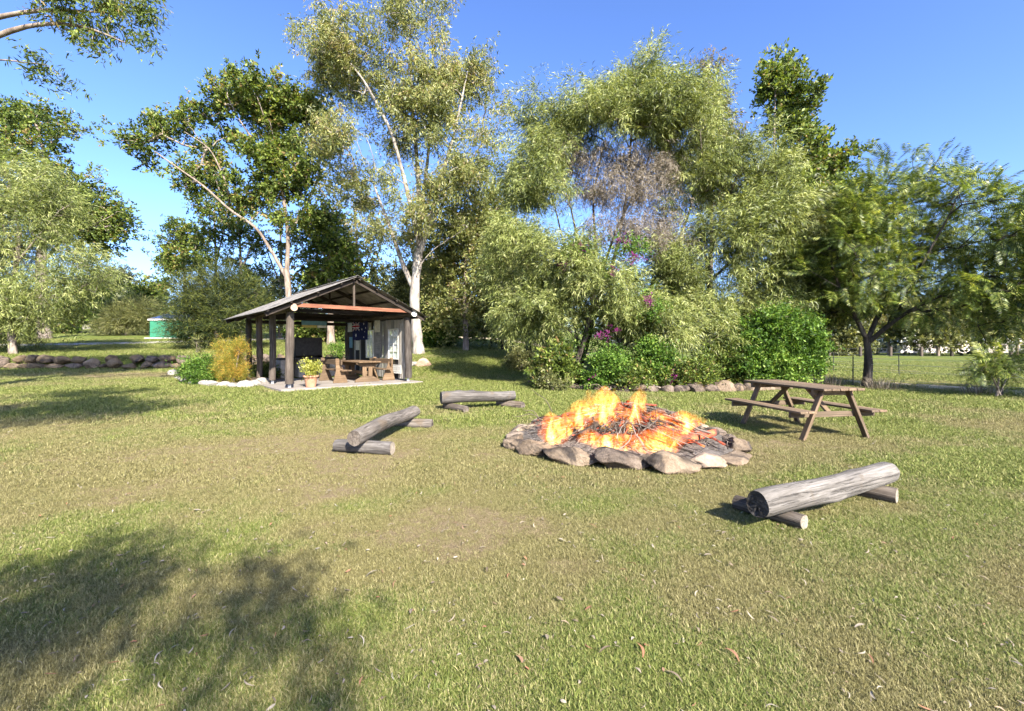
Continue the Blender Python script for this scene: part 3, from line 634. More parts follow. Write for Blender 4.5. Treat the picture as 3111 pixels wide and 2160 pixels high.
while vv < 5.9:
    v1 = min(vv + .80, 6.05); d1, d2 = random.uniform(-.03, .03), random.uniform(-.03, .03)
    roof_sheet(vv, v1, -.86 + d1, RU - .02, k % 2); roof_sheet(vv, v1, RU + .02, 4.74 + d2, k % 2); vv += .765; k += 1
mwR = Matrix.Translation(S(RU, 0, RZ))
for s in (-1, 1):
    beam('ridge_cap', S(RU + s * .09, -.64, RZ + .005), S(RU + s * .09, 6.07, RZ + .005), .20, .006, M['zinc'], sh, up=(SU * (s * PI_) + UP).normalized(), bev=0)
# purlins along v
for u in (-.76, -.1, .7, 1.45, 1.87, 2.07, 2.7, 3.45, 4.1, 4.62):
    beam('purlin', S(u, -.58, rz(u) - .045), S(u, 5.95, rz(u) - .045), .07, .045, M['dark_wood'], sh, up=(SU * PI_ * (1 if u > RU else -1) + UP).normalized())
# rafters and trusses
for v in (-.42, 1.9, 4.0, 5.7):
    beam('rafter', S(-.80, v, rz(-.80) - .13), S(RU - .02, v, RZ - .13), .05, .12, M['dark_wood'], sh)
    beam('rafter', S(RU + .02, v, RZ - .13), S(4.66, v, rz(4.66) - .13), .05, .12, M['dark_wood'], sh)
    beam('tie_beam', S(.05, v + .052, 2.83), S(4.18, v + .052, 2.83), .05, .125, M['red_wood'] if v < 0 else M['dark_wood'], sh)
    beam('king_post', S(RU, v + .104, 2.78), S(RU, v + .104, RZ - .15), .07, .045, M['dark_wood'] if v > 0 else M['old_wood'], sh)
    if v > 0:
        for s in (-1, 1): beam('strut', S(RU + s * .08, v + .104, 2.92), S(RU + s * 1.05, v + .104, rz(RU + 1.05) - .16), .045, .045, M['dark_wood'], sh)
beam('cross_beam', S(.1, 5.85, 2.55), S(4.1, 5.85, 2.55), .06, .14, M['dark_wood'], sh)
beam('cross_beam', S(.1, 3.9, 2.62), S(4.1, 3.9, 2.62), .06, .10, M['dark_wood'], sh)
# right wall: grey and dark upright strips of uneven width, two small-paned windows
rw = random.Random(4); t = .22
wins = [(.80, 1.62, 1.02, 2.20), (3.10, 3.78, 1.04, 2.20)]
while t < 5.65:
    w = rw.uniform(.16, .30); light = rw.random() < .55; mat = M['board_grey'] if light else M['dark_strip']; off = rw.choice((0, .022)) if light else .012
    inw = [q for q in wins if q[0] - .09 < t + w / 2 < q[1] + .09]
    lo, hi = SZ + .04 + rw.uniform(0, .03), 2.60 - rw.uniform(0, .04)
    if inw:
        q = inw[0]; w = min(w, max(.12, q[1] + .09 - t))
        beam('wall_board', S(4.22 - off, t + w / 2, lo), S(4.22 - off, t + w / 2, q[2] - .03), w - .012, .02, M['dark_strip'], sh, up=SU)
        beam('wall_board', S(4.22 - off, t + w / 2, q[3] + .03), S(4.22 - off, t + w / 2, hi), w - .012, .02, M['board_grey'] if q[0] < 1 else mat, sh, up=SU)
    else: beam('wall_board', S(4.22 - off, t + w / 2, lo), S(4.22 - off, t + w / 2, hi), w - .012, .02, mat, sh, up=SU)
    t += w
for zr in (.55, 2.45): beam('wall_rail', S(4.275, .15, zr), S(4.275, 5.9, zr), .04, .08, M['dark_wood'], sh)
for (a, b, z0, z1) in wins:
    wroot = beam('window', S(4.20, a, (z0 + z1) / 2), S(4.20, b, (z0 + z1) / 2), .012, .03, M['white_paint'], sh)
    for v in (a, b, (a + b) / 2): beam('window_frame' if v != (a + b) / 2 else 'glazing_bar', S(4.20, v, z0 - .02), S(4.20, v, z1 + .02), .05 if v != (a + b) / 2 else .025, .06 if v != (a + b) / 2 else .035, M['white_paint'], wroot, up=SV)
    for z in (z0, z1): beam('window_frame', S(4.198, a + .03, z), S(4.198, b - .03, z), .056, .05, M['white_paint'], wroot)
    for q in (.25, .75): beam('glazing_bar', S(4.196, a + .03, z0 + (z1 - z0) * q), S(4.196, b - .03, z0 + (z1 - z0) * q), .03, .02, M['white_paint'], wroot)
    for i in range(2):
        for j in range(4):
            c_ = a + (b - a) * (.25 + .5 * i); zc = z0 + (z1 - z0) * (.125 + .25 * j)
            beam('pane', S(4.215, c_ - (b - a) * .23, zc), S(4.215, c_ + (b - a) * .23, zc), .004, (z1 - z0) * .235, M['glass'], wroot, bev=0)
# things hung on the wall and from the roof
def panel(name, u, v0, v1, z0, z1, mat, label, cat, thick=.015, group=None):
    o = thing(name, S(u, (v0 + v1) / 2, z0), label, cat, group); beam('board', S(u, v0, (z0 + z1) / 2), S(u, v1, (z0 + z1) / 2), thick, z1 - z0, mat, o); return o
M['cream'] = flat('cream_sign_paint', (.55, .52, .40), .6); M['navy'] = flat('navy_flag_cloth', (.012, .015, .06), .8, .1)
M['flag_red'] = flat('red_flag_cloth', (.35, .02, .03), .8, .1); M['flag_white'] = flat('white_flag_cloth', (.65, .63, .60), .8, .1); M['teal'] = flat('faded_teal_paint', (.10, .22, .25), .6); M['mustard'] = flat('mustard_paint', (.42, .34, .08), .6)
fl = thing('flag', S(4.14, 4.3, 2.0), 'navy blue flag with union cross corner and stars on the wall boards', 'flag')
fo = beam('flag_cloth', S(4.16, 3.55, 2.22), S(4.16, 5.2, 2.22), .006, .82, M['navy'], fl, bev=0)
def fb(a0, z0, a1, z1, w, mt, off): beam('flag_stripe', S(4.16 - off, a0, z0), S(4.16 - off, a1, z1), .003, w, M[mt], fl, bev=0)
cA, cB, zA, zB = 4.42, 5.2, 2.24, 2.63                      # canton, towards the far end
fb(cB, zA, cA, zB, .07, 'flag_white', .005); fb(cB, zB, cA, zA, .07, 'flag_white', .0054); fb(cB, zA, cA, zB, .025, 'flag_red', .008); fb(cB, zB, cA, zA, .025, 'flag_red', .0084)
fb(cB, (zA + zB) / 2, cA, (zA + zB) / 2, .13, 'flag_white', .0105); fb((cA + cB) / 2 - .065, (zA + zB) / 2, (cA + cB) / 2 + .065, (zA + zB) / 2, zB - zA, 'flag_white', .0108)
fb(cB, (zA + zB) / 2, cA, (zA + zB) / 2, .075, 'flag_red', .0135); fb((cA + cB) / 2 - .035, (zA + zB) / 2, (cA + cB) / 2 + .035, (zA + zB) / 2, zB - zA, 'flag_red', .0138)
def star(v, z, r):
    bm = bmesh.new(); vs = [bm.verts.new(((r if i % 2 == 0 else r * .45) * math.sin(i * math.pi / 7), 0, (r if i % 2 == 0 else r * .45) * math.cos(i * math.pi / 7))) for i in range(14)]
    f = bm.faces.new(vs); e = bmesh.ops.extrude_face_region(bm, geom=[f]); bmesh.ops.translate(bm, vec=(0, .003, 0), verts=[g for g in e['geom'] if isinstance(g, bmesh.types.BMVert)])
    mw = frame(S(4.151, v + .5, z), S(4.151, v - .5, z))[0]; bmobj('star', bm, fl, M['flag_white'], mw)
for q in ((4.81, 2.02, .10), (3.95, 2.52, .055), (3.95, 1.93, .055), (4.15, 2.28, .055), (3.75, 2.33, .055), (3.85, 2.17, .035)): star(*q)
panel('wall_sign', 4.165, 2.35, 2.85, 2.12, 2.62, M['cream'], 'cream notice board high on the wall between the two windows', 'sign')
panel('wall_sign', 4.165, 2.30, 2.75, 1.20, 2.02, M['board_grey'], 'tall pale board below the cream notice between the windows', 'sign')
panel('wall_sign', 4.165, 4.45, 4.85, 1.35, 1.78, M['cream'], 'narrow cream plaque under the flag on the wall', 'sign')
panel('wall_sign', 4.165, 5.25, 5.6, 1.45, 1.95, M['teal'], 'pale blue plaque near the far end of the board wall', 'sign')
panel('wall_sign', 4.165, 5.3, 5.8, 2.2, 2.62, M['cream'], 'cream and green sign at the far top corner of the wall', 'sign')
hs = thing('hanging_sign', S(1.9, 4.05, 2.3), 'faded teal and yellow sign hanging from the cross beam', 'sign')
beam('board', S(1.55, 4.0, 2.50), S(2.55, 4.0, 2.50), .015, .20, M['teal'], hs); beam('board', S(1.55, 4.0, 2.345), S(2.15, 4.0, 2.345), .015, .10, M['mustard'], hs); beam('board', S(2.17, 4.0, 2.345), S(2.55, 4.0, 2.345), .015, .10, M['cream'], hs)
for u in (1.7, 2.4): beam('hanger', S(u, 3.98, 2.58), S(u, 3.94, 2.66), .01, .01, M['steel'], hs, bev=0)
bk = thing('milk_crate', S(4.02, .72, SZ), 'white wire basket hung low on the shelter wall beside the corner post', 'basket')
for i in range(7): beam('wire', S(4.12, .45 + .10 * i, .46), S(4.12, .45 + .10 * i, .80), .012, .012, M['white_paint'], bk, up=SU, bev=0)
for i in range(5): beam('wire', S(4.112, .42, .47 + .08 * i), S(4.112, 1.08, .47 + .08 * i), .010, .014, M['white_paint'], bk, bev=0)
beam('backing', S(4.135, .42, .63), S(4.135, 1.08, .63), .008, .34, M['white_paint'], bk, bev=0)
bk.name = 'wire_basket'

# trestle table and two benches under the roof
tt = thing('trestle_table', S(2.9, 1.55, SZ), 'heavy brown trestle table with shaped ends inside the shelter', 'table')
TZ = SZ + .004
for i in range(5): beam('tabletop_plank', S(2.56 + .17 * i, .45, TZ + .74), S(2.56 + .17 * i, 2.65, TZ + .74), .162, .045, M['brown_wood'], tt)
for v in (.72, 2.38):
    mw = Matrix(((SU.x, SV.x, 0, 0), (SU.y, SV.y, 0, 0), (0, 0, 1, 0), (0, 0, 0, 1))); mw.translation = S(2.9, v, TZ)
    prism('trestle_foot', [(-.48, 0), (.48, 0), (.46, .08), (.22, .20), (-.22, .20), (-.46, .08)], .09, M['brown_wood'], tt, mw)
    for s in (-1, 1): beam('trestle_leg', S(2.9 + s * .115, v, TZ + .2), S(2.9 + s * .115, v, TZ + .55), .15, .07, M['brown_wood'], tt, up=SV)
    prism('trestle_top', [(-.18, .55), (.18, .55), (.42, .66), (.42, .715), (-.42, .715), (-.42, .66)], .09, M['brown_wood'], tt, mw)
beam('stretcher', S(2.9, .76, TZ + .33), S(2.9, 2.34, TZ + .33), .05, .12, M['brown_wood'], tt)
def bench_seat(u, sgn, label):
    b = thing('bench_seat', S(u, 1.6, SZ), label, 'bench', 'high-backed benches inside the shelter')
    for v in (.85, 2.35):
        mw = Matrix(((SU.x * sgn, SV.x, 0, 0), (SU.y * sgn, SV.y, 0, 0), (0, 0, 1, 0), (0, 0, 0, 1))); mw.translation = S(u, v, TZ)
        prism('end_panel', [(-.30, 0), (.22, 0), (.20, .10), (.06, .45), (-.10, .88), (-.22, .88), (-.20, .45)], .05, M['brown_wood'], b, mw)
    for k in range(2): beam('seat_plank', S(u + sgn * (.02 + .19 * k), .62, TZ + .44), S(u + sgn * (.02 + .19 * k), 2.58, TZ + .44), .18, .04, M['brown_wood'], b)
    for k in range(1): beam('back_plank', S(u - sgn * .07, .62, TZ + .74), S(u - sgn * .07, 2.58, TZ + .74), .035, .19, M['brown_wood'], b)
bench_seat(1.98, 1, 'brown high-backed bench on the left side of the trestle table')
bench_seat(3.78, -1, 'brown high-backed bench between the trestle table and the wall')

# barbecue
bq = thing('barbecue', S(2.1, 5.1, SZ), 'block barbecue with black steel hood at the back of the shelter', 'barbecue')
rb = random.Random(8)
for s, (u0, u1) in enumerate(((.95, 1.30), (1.65, 1.95), (2.45, 2.75), (2.95, 3.25))):
    for r_ in range(4):
        for q in range(2): beam('block', S(u0 + .004, 4.72 + .38 * q + .19, SZ + .002 + .19 * r_ + .095), S(u1 - .004, 4.72 + .38 * q + .19, SZ + .002 + .19 * r_ + .095), .37, .182, M['brick'], bq)
beam('hearth_back', S(1.3, 5.42, SZ + .38), S(2.95, 5.42, SZ + .38), .06, .74, M['steel_dark'], bq)
beam('bench_top', S(.9, 5.1, SZ + .80), S(3.3, 5.1, SZ + .80), .82, .07, M['steel_dark'], bq)
beam('grill_plate', S(1.7, 5.05, SZ + .845), S(2.5, 5.05, SZ + .845), .6, .016, M['steel_dark'], bq)
for (a, b, w, ww) in ((S(1.55, 5.45, SZ + 1.26), S(2.65, 5.45, SZ + 1.26), .02, .84), ): beam('hood_back', a, b, w, ww, M['steel_dark'], bq)
for u in (1.55, 2.65): beam('hood_side', S(u, 4.85, SZ + 1.26), S(u, 5.44, SZ + 1.26), .02, .84, M['steel_dark'], bq)
beam('hood_front', S(1.56, 4.84, SZ + 1.30), S(2.64, 4.84, SZ + 1.30), .015, .76, M['steel_dark'], bq)
beam('hood_top', S(1.53, 5.15, SZ + 1.69), S(2.67, 5.15, SZ + 1.69), .66, .02, M['steel_dark'], bq)

# ------------------------------------------------------------------ far buildings
gs = thing('green_shed', W(540, 1010, 46), 'small green metal shed with solar panels, beyond the driveway', 'shed')
B0 = Vector(W(455, 1012, 46)); B0.z = float(gz(B0.x, B0.y)) - .1
def box(name, x0, x1, y0, y1, z0, z1, mat, parent, bev=.01):
    bm = bmesh.new(); bmesh.ops.create_cube(bm, size=1); bmesh.ops.scale(bm, vec=(x1 - x0, y1 - y0, z1 - z0), verts=bm.verts)
    if bev: bmesh.ops.bevel(bm, geom=bm.edges[:], offset=bev, segments=1, affect='EDGES')
    return bmobj(name, bm, parent, mat, Matrix.Translation(((x0 + x1) / 2, (y0 + y1) / 2, (z0 + z1) / 2)))
x, y, z = B0
for i in range(7): box('wall_sheet', x + .76 * i, x + .76 * i + .75, y, y + .08, z + .1, z + 1.95, M['green_paint'], gs)
box('wall', x + .0, x + .1, y + .09, y + 3.4, z + .1, z + 1.95, M['green_paint'], gs); box('wall', x + 5.2, x + 5.3, y + .09, y + 3.4, z + .1, z + 1.95, M['green_paint'], gs)
box('wall', x + .11, x + 5.19, y + 3.3, y + 3.4, z + .1, z + 2.4, M['green_paint'], gs)
box('gutter', x - .15, x + 5.45, y - .12, y - .005, z + 1.9, z + 2.02, M['white_paint'], gs)
def slope_box(name, x0, x1, ya, za, yb, zb, th, mat): beam(name, ((x0 + x1) / 2, ya, za), ((x0 + x1) / 2, yb, zb), x1 - x0, th, mat, gs)
slope_box('roof', x - .15, x + 5.45, y - .1, z + 2.04, y + 3.6, z + 3.05, .05, M['zinc'])
for i in range(3):
    pn = None
    for j in range(6):
        for k in range(5):
            xa = x + .05 + i * 1.72 + k * .33; t0, t1 = j / 6, (j + 1) / 6
            ya, yb = y + .05 + 3.2 * t0 + .02, y + .05 + 3.2 * t1 - .02
            slope_box('solar_cell', xa, xa + .30, ya, z + 2.12 + (ya - y) * .272, yb, z + 2.12 + (yb - y) * .272, .03, M['solar'])
for i in range(4): box('base_trim', x - .2 + i * 1.4, x + 1.15 + i * 1.4, y - .5, y - .2, z - .02, z + .14, M['pale_wall'], gs)
hs_ = thing('farm_house', W(80, 990, 75), 'pale distant house showing between the trees at the far left', 'house')
q = Vector(W(100, 1000, 75)); q.z = float(gz(q.x, q.y))
box('wall', q.x - 9, q.x + 7, q.y, q.y + 7, q.z, q.z + 2.6, M['pale_wall'], hs_)
prism('roof', [(-9, 2.6), (8, 2.6), (5.5, 4.2), (-6.5, 4.2)], 7.6, M['zinc'], hs_, Matrix.Translation((q.x, q.y + 3.5, q.z)))
for i in range(4): box('window', q.x - 7 + i * 3.6, q.x - 5.6 + i * 3.6, q.y - .04, q.y + .02, q.z + .9, q.z + 2.0, M['dark_strip'], hs_)
hb = thing('farm_building', W(2940, 1060, 95), 'long white roofed farm building far behind the paddock at right', 'building')
q = Vector(W(2940, 1070, 95)); q.z = 0
box('wall', q.x - 14, q.x + 16, q.y, q.y + 8, 0, 2.2, M['pale_wall'], hb); prism('roof', [(-15, 2.2), (17, 2.2), (16, 3.9), (-14, 3.9)], 9, M['white_paint'], hb, Matrix.Translation((q.x, q.y + 4, 0)))
for i in range(6): box('window', q.x - 12 + i * 4.6, q.x - 10.4 + i * 4.6, q.y - .04, q.y + .02, .9, 1.8, M['dark_strip'], hb)

# ------------------------------------------------------------------ fences
def fence(name, pts, label, spacing, postm, ph, pr, wires, woodat=()):
    P = [Vector((x, y, 0)) for x, y in pts]; f = thing(name, gp(*pts[0]), label, 'fence'); tops = []
    k = 0
    for a, b in zip(P, P[1:]):
        n = max(1, int((b - a).length / spacing))
        for i in range(n + (b == P[-1])):
            q = a.lerp(b, i / n); z = float(gz(q.x, q.y)); lean = random.uniform(-.03, .03)
            wd = k in woodat
            V, F = tube_np([(q.x, q.y, z - .2), (q.x + lean * .5, q.y, z + ph / 2), (q.x + lean, q.y, z + ph + (.1 if wd else 0))], [pr * (3 if wd else 1)] * 2 + [pr * (2.7 if wd else .9)], 8 if wd else 5)
            o = at_origin('post', npmesh('post', V, F, None, wd, q[:]), f, M['old_wood'] if wd else postm, q); tops.append((q.x, q.y, z)); k += 1
    for h in wires:
        V, F = tube_np([(x_, y_, z_ + h) for x_, y_, z_ in tops], [.004] * len(tops), 4); link('wire', npmesh('wire', V, F), f, M['steel'])
fence('wire_fence', [(17.6, 9.0), (14.9, 13.8), (13.06, 17.4), (9.3, 24.7), (4.6, 33.5), (-2.5, 41), (-12, 46)], 'wire fence on black steel pickets just behind the feathery tree', 3.9, M['black'], 1.15, .022, (.3, .6, .85, 1.08))
fence('wire_fence', [(20.5, 6), (19.5, 18.5), (19.6, 23), (19.4, 27.4), (15, 36), (6, 46), (-6, 56)], 'wire fence along the paddock side of the dirt track', 4.4, M['black'], 1.1, .022, (.3, .6, .85, 1.05), (5, 8, 10, 12, 14))
fence('rail_fence', [(30, 62), (55, 66), (90, 70)], 'old pale timber post fence along the far side of the paddock', 5, M['old_wood'], 1.3, .07, (.6, 1.1), range(0, 20))

# ------------------------------------------------------------------ rock retaining wall and garden beds
rwall = thing('retaining_wall', gp(-20, 25), 'long low wall of stacked brown boulders holding up the upper lawn', 'retaining wall')
xx = -37.0; k = 0
while xx < -8.5:
    w = random.uniform(.45, 1.05); yw = float(wall_y(xx)); base = float(gz(xx, yw - .6)); top = float(gz(xx, yw + 1.4)); H = max(.35, top - base)
    two = random.random() < .55
    h1 = H * (random.uniform(.5, .65) if two else random.uniform(.85, 1.1))
    rock('boulder', 400 + k, (w * random.uniform(.8, 1.2), .7, h1 * random.uniform(.75, 1.1)), (xx + w / 2, yw + random.uniform(-.08, .1), base + h1 * .48), random.uniform(-.2, .2), M[random.choice(('rock_wall', 'rock_wall', 'rock_grey', 'rock_tan'))], rwall, 3, 0, 10, .08)
    if two: rock('boulder', 700 + k, (w * .95, .7, H - h1 + .22), (xx + w / 2 + .2, yw + .22, base + h1 + (H - h1) * .5), random.uniform(-.3, .3), M[random.choice(('rock_wall', 'rock_grey', 'rock_wall'))], rwall, 3, 0, 10, .08)
    xx += w; k += 1
rock('boulder', 900, (1.4, .8, .6), (-13.9, 24.75, .6), .3, M['rock_tan'], rwall, 3, 0, 10, .06); rock('boulder', 901, (1.7, .8, .5), (-16.1, 24.7, .5), 0, M['rock_tan'], rwall, 3, 0, 10, .06)
for k, (px, py, s) in enumerate(((1262, 1088, .55), (1285, 1090, .75), (1248, 1075, .5), (1040, 1085, .8))):
    p_ = W(px, py, 23.5); p_[2] = float(gz(p_[0], p_[1]))
    o = rock('boulder', 930 + k, (s * 1.3, s, s * .8), (p_[0], p_[1], p_[2] + s * .2), k, M['rock_pink' if k % 2 else 'rock_white'], None)
    tag(o, ['white boulder beside the corner post at the right of the shelter', 'pink boulder on the grass slope right of the shelter', 'small white boulder behind the right corner of the shelter', 'pink boulder behind the shelter beside the barbecue'][k], 'boulder')

bed = thing('garden_bed', gp(-10.8, 16.6), 'small garden bed edged with white painted rocks beside the shelter', 'garden bed')
edge = [(530, 1140), (548, 1152), (572, 1157), (598, 1163), (622, 1166), (650, 1167), (680, 1168), (710, 1170), (745, 1170), (775, 1168), (800, 1160)]
for k, (px, py) in enumerate(edge):
    d = FPX * (EYE - .15) / (py + 4 - CY); x_ = (px - CX) / FPX * d; s = random.uniform(.42, .62)
    rock('edging_stone', 960 + k, (s * 1.15, s * .7, s * .62), gp(x_, d, s * .12), random.uniform(-.4, .4), M['rock_white'], bed, 3, 0, 8, .06)
V = []; 
def mound_mesh(name, cx, cy_, rx, ry, h, parent, mat):
    V = [(cx, cy_, float(gz(cx, cy_)) + h)]; F = []
    for j in range(1, 9):
        for k in range(40):
            a = 6.2832 * k / 40; x, y = cx + rx * j / 8 * math.cos(a), cy_ + ry * j / 8 * math.sin(a); V.append((x, y, float(gz(x, y)) + h * (1 - (j / 8) ** 3) + .06 * (float(fbm(x * 2, y * 2)) - .5) - (.06 if j == 8 else 0)))
    F = [(0, 1 + k, 1 + (k + 1) % 40) for k in range(40)]
    for j in range(7):
        for k in range(40):
            a_, b_ = 1 + j * 40 + k, 1 + j * 40 + (k + 1) % 40; F += [(a_, a_ + 40, b_ + 40), (a_, b_ + 40, b_)]
    return link(name, npmesh(name, V, F, None, True), parent, mat)
mound_mesh('soil', -10.9, 17.6, 2.0, 1.3, .12, bed, M['soil'])
big = thing('garden_bed', gp(5.2, 18), 'long raised garden bed edged with sandstone rocks under the wattle trees', 'garden bed')
mound_mesh('soil', 5.9, 18.2, 5.0, 3.0, .30, big, M['soil'])
for k in range(34):
    a = R(178 + 184 * k / 33); x_ = 5.9 + 5.05 * math.cos(a); y_ = 18.2 + 3.05 * math.sin(a)
    s = random.uniform(.45, .75); nearpink = x_ > 7.0
    rock('edging_stone', 1000 + k, (s * 1.1, s * .7, s * (.8 if nearpink else .62)), gp(x_, y_, s * .16), a + 1.57 + random.uniform(-.3, .3), M['rock_tan' if nearpink else random.choice(('rock_tan', 'rock_grey', 'rock_grey'))], big, 3, 0, 9, .07)

# ------------------------------------------------------------------ trees and shrubs
L_ = {}
L_['gum'] = leafmat('gum_leaves', [(0, (.055, .07, .022)), (.35, (.15, .17, .052)), (.65, (.27, .285, .09)), (.88, (.38, .37, .13)), (1, (.30, .23, .12))], .40, .45, .4)
L_['broad'] = leafmat('broad_leaves', [(0, (.028, .044, .011)), (.35, (.075, .112, .022)), (.65, (.155, .205, .036)), (.92, (.25, .30, .058)), (1, (.25, .18, .07))], .40, .52, .3)
L_['wattle'] = leafmat('wattle_leaves', [(0, (.032, .046, .013)), (.3, (.11, .14, .034)), (.65, (.265, .305, .085)), (1, (.45, .46, .19))], .34, .45, .4)
L_['dead'] = leafmat('dead_wattle_leaves', [(0, (.09, .075, .055)), (.5, (.20, .17, .13)), (1, (.33, .29, .235))], .25, .8, .15, (1.1, 1, .8))
L_['feather'] = leafmat('feathery_leaves', [(0, (.024, .040, .009)), (.4, (.085, .13, .026)), (.75, (.195, .24, .05)), (1, (.37, .39, .11))], .40, .42, .5)
L_['bright'] = leafmat('bright_green_leaves', [(0, (.025, .055, .008)), (.5, (.075, .15, .02)), (.85, (.15, .25, .035)), (1, (.25, .34, .07))], .38, .55, .25)
L_['needle'] = leafmat('dark_needles', [(0, (.010, .018, .007)), (.5, (.035, .052, .014)), (.8, (.10, .12, .022)), (1, (.17, .175, .035))], .28, .6, .3)
L_['olive'] = leafmat('olive_leaves', [(0, (.05, .058, .02)), (.5, (.135, .148, .05)), (.85, (.235, .24, .085)), (1, (.32, .305, .13))], .40, .5, .4)
L_['yellow'] = leafmat('golden_leaves', [(0, (.07, .10, .018)), (.35, (.20, .21, .03)), (.65, (.42, .33, .05)), (1, (.58, .30, .07))], .35, .5, .3)
L_['russet'] = leafmat('russet_gum_leaves', [(0, (.06, .052, .028)), (.5, (.15, .125, .065)), (1, (.27, .19, .11))], .28, .5, .3)
L_['magenta'] = leafmat('magenta_bracts', [(0, (.11, .008, .07)), (.5, (.23, .02, .16)), (1, (.34, .05, .25))], .35, .6, .2, (1.1, .8, 1.0))
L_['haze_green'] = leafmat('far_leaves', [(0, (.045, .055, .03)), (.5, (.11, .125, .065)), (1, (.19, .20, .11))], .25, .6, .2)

def spray(kind, seed):
    """a little bunch of leaves along +x; rows of quads"""
    r = np.random.default_rng(seed); Q = []
    def leaf(p, d, L, w, droop=0.0, n=None):
        d = np.asarray(d, float); d /= np.linalg.norm(d); n = r.normal(size=3) if n is None else n; s = np.cross(d, n); s /= np.linalg.norm(s) + 1e-9
        mid = p + d * L * .5 + np.array((0, 0, .0)); tip = p + d * L + np.array((0, 0, -droop * L)); Q.append([p, mid + s * w / 2, tip, mid - s * w / 2])
    if kind == 'gum':
        for i in range(14):
            x = r.uniform(0, .55); leaf(np.array((x, r.normal(0, .08), -.25 * x * x + r.normal(0, .05))), (r.normal(.15, .45), r.normal(0, .45), r.normal(-.7, .4)), r.uniform(.13, .22), r.uniform(.028, .05))
    elif kind == 'wattle':
        for i in range(14):
            x = .6 * (i + r.random()) / 14; leaf(np.array((x, 0, -.3 * x * x)) + r.normal(0, .015, 3), (r.uniform(.2, 1), r.normal(0, .7), r.normal(-.1, .55)), r.uniform(.12, .22), r.uniform(.017, .027), r.uniform(.1, .6))
    elif kind == 'broad':
        for i in range(11):
            x = r.uniform(.05, .38); leaf(np.array((x, 0, 0)) + r.normal(0, .03, 3), (r.normal(.6, .5), r.normal(0, .8), r.normal(.15, .6)), r.uniform(.12, .2), r.uniform(.06, .10))
    elif kind == 'small':
        for i in range(16):
            x = r.uniform(0, .34); leaf(np.array((x, 0, 0)) + r.normal(0, .05, 3), (r.normal(.5, .5), r.normal(0, .7), r.normal(.1, .6)), r.uniform(.06, .11), r.uniform(.03, .055))
    elif kind == 'needle':
        for i in range(16):
            x = r.uniform(0, .5); leaf(np.array((x, 0, 0)) + r.normal(0, .05, 3), (r.uniform(.3, 1), r.normal(0, .5), r.normal(.15, .35)), r.uniform(.14, .30), r.uniform(.010, .018), .2)
    elif kind == 'frond':
        n = 11
        for i in range(n):
            x = .10 + .5 * i / (n - 1); L = .17 * math.sin(math.pi * (.18 + .72 * i / n)) + .03
            for s in (-1, 1): leaf(np.array((x, 0, -.35 * x * x)), (.45, s, -.25 + .1 * r.normal()), L, .030, .25, np.array((0.1 * r.normal(), 0.15 * r.normal(), 1.0)))
        Q.append([np.array((0, 0, 0)), np.array((.3, .004, -.03)), np.array((.62, 0, -.135)), np.array((.3, -.004, -.03))])
    return np.array(Q)                                            # k,4,3
SPR = {k: [spray(k, s) for s in range(5)] for k in ('gum', 'wattle', 'broad', 'small', 'needle', 'frond')}

def place_sprays(pos, dirs, kind, scale, r, roll=0.5, tone=None, toneamp=.35):
    """scatter sprays at pos pointing along dirs; returns verts, faces, var"""
    n = len(pos); x = dirs / (np.linalg.norm(dirs, axis=1)[:, None] + 1e-9)
    up = np.tile((0., 0, 1.), (n, 1)) + r.normal(0, roll, (n, 3)); y = np.cross(up, x); y /= np.linalg.norm(y, axis=1)[:, None] + 1e-9; z = np.cross(x, y)
    Rm = np.stack([x, y, z], -1)                                  # columns
    which = r.integers(0, 5, n); sc_ = scale * r.uniform(.75, 1.3, n); VV = []; AA = []
    for w in range(5):
        q = np.nonzero(which == w)[0]
        if not len(q): continue
        T = SPR[kind][w]; k = len(T); loc = T.reshape(1, k * 4, 3) * sc_[q][:, None, None]
        V = np.einsum('nij,nkj->nki', Rm[q], loc) + pos[q][:, None, :]
        VV.append(V.reshape(-1, 3)); a = np.clip(.45 + toneamp * (tone[q][:, None] if tone is not None else 0) + r.normal(0, .27, (len(q), k)), 0, 1); AA.append(np.repeat(a.ravel(), 4))
    V = np.concatenate(VV); F = np.arange(len(V)).reshape(-1, 4); return V, F, np.concatenate(AA)

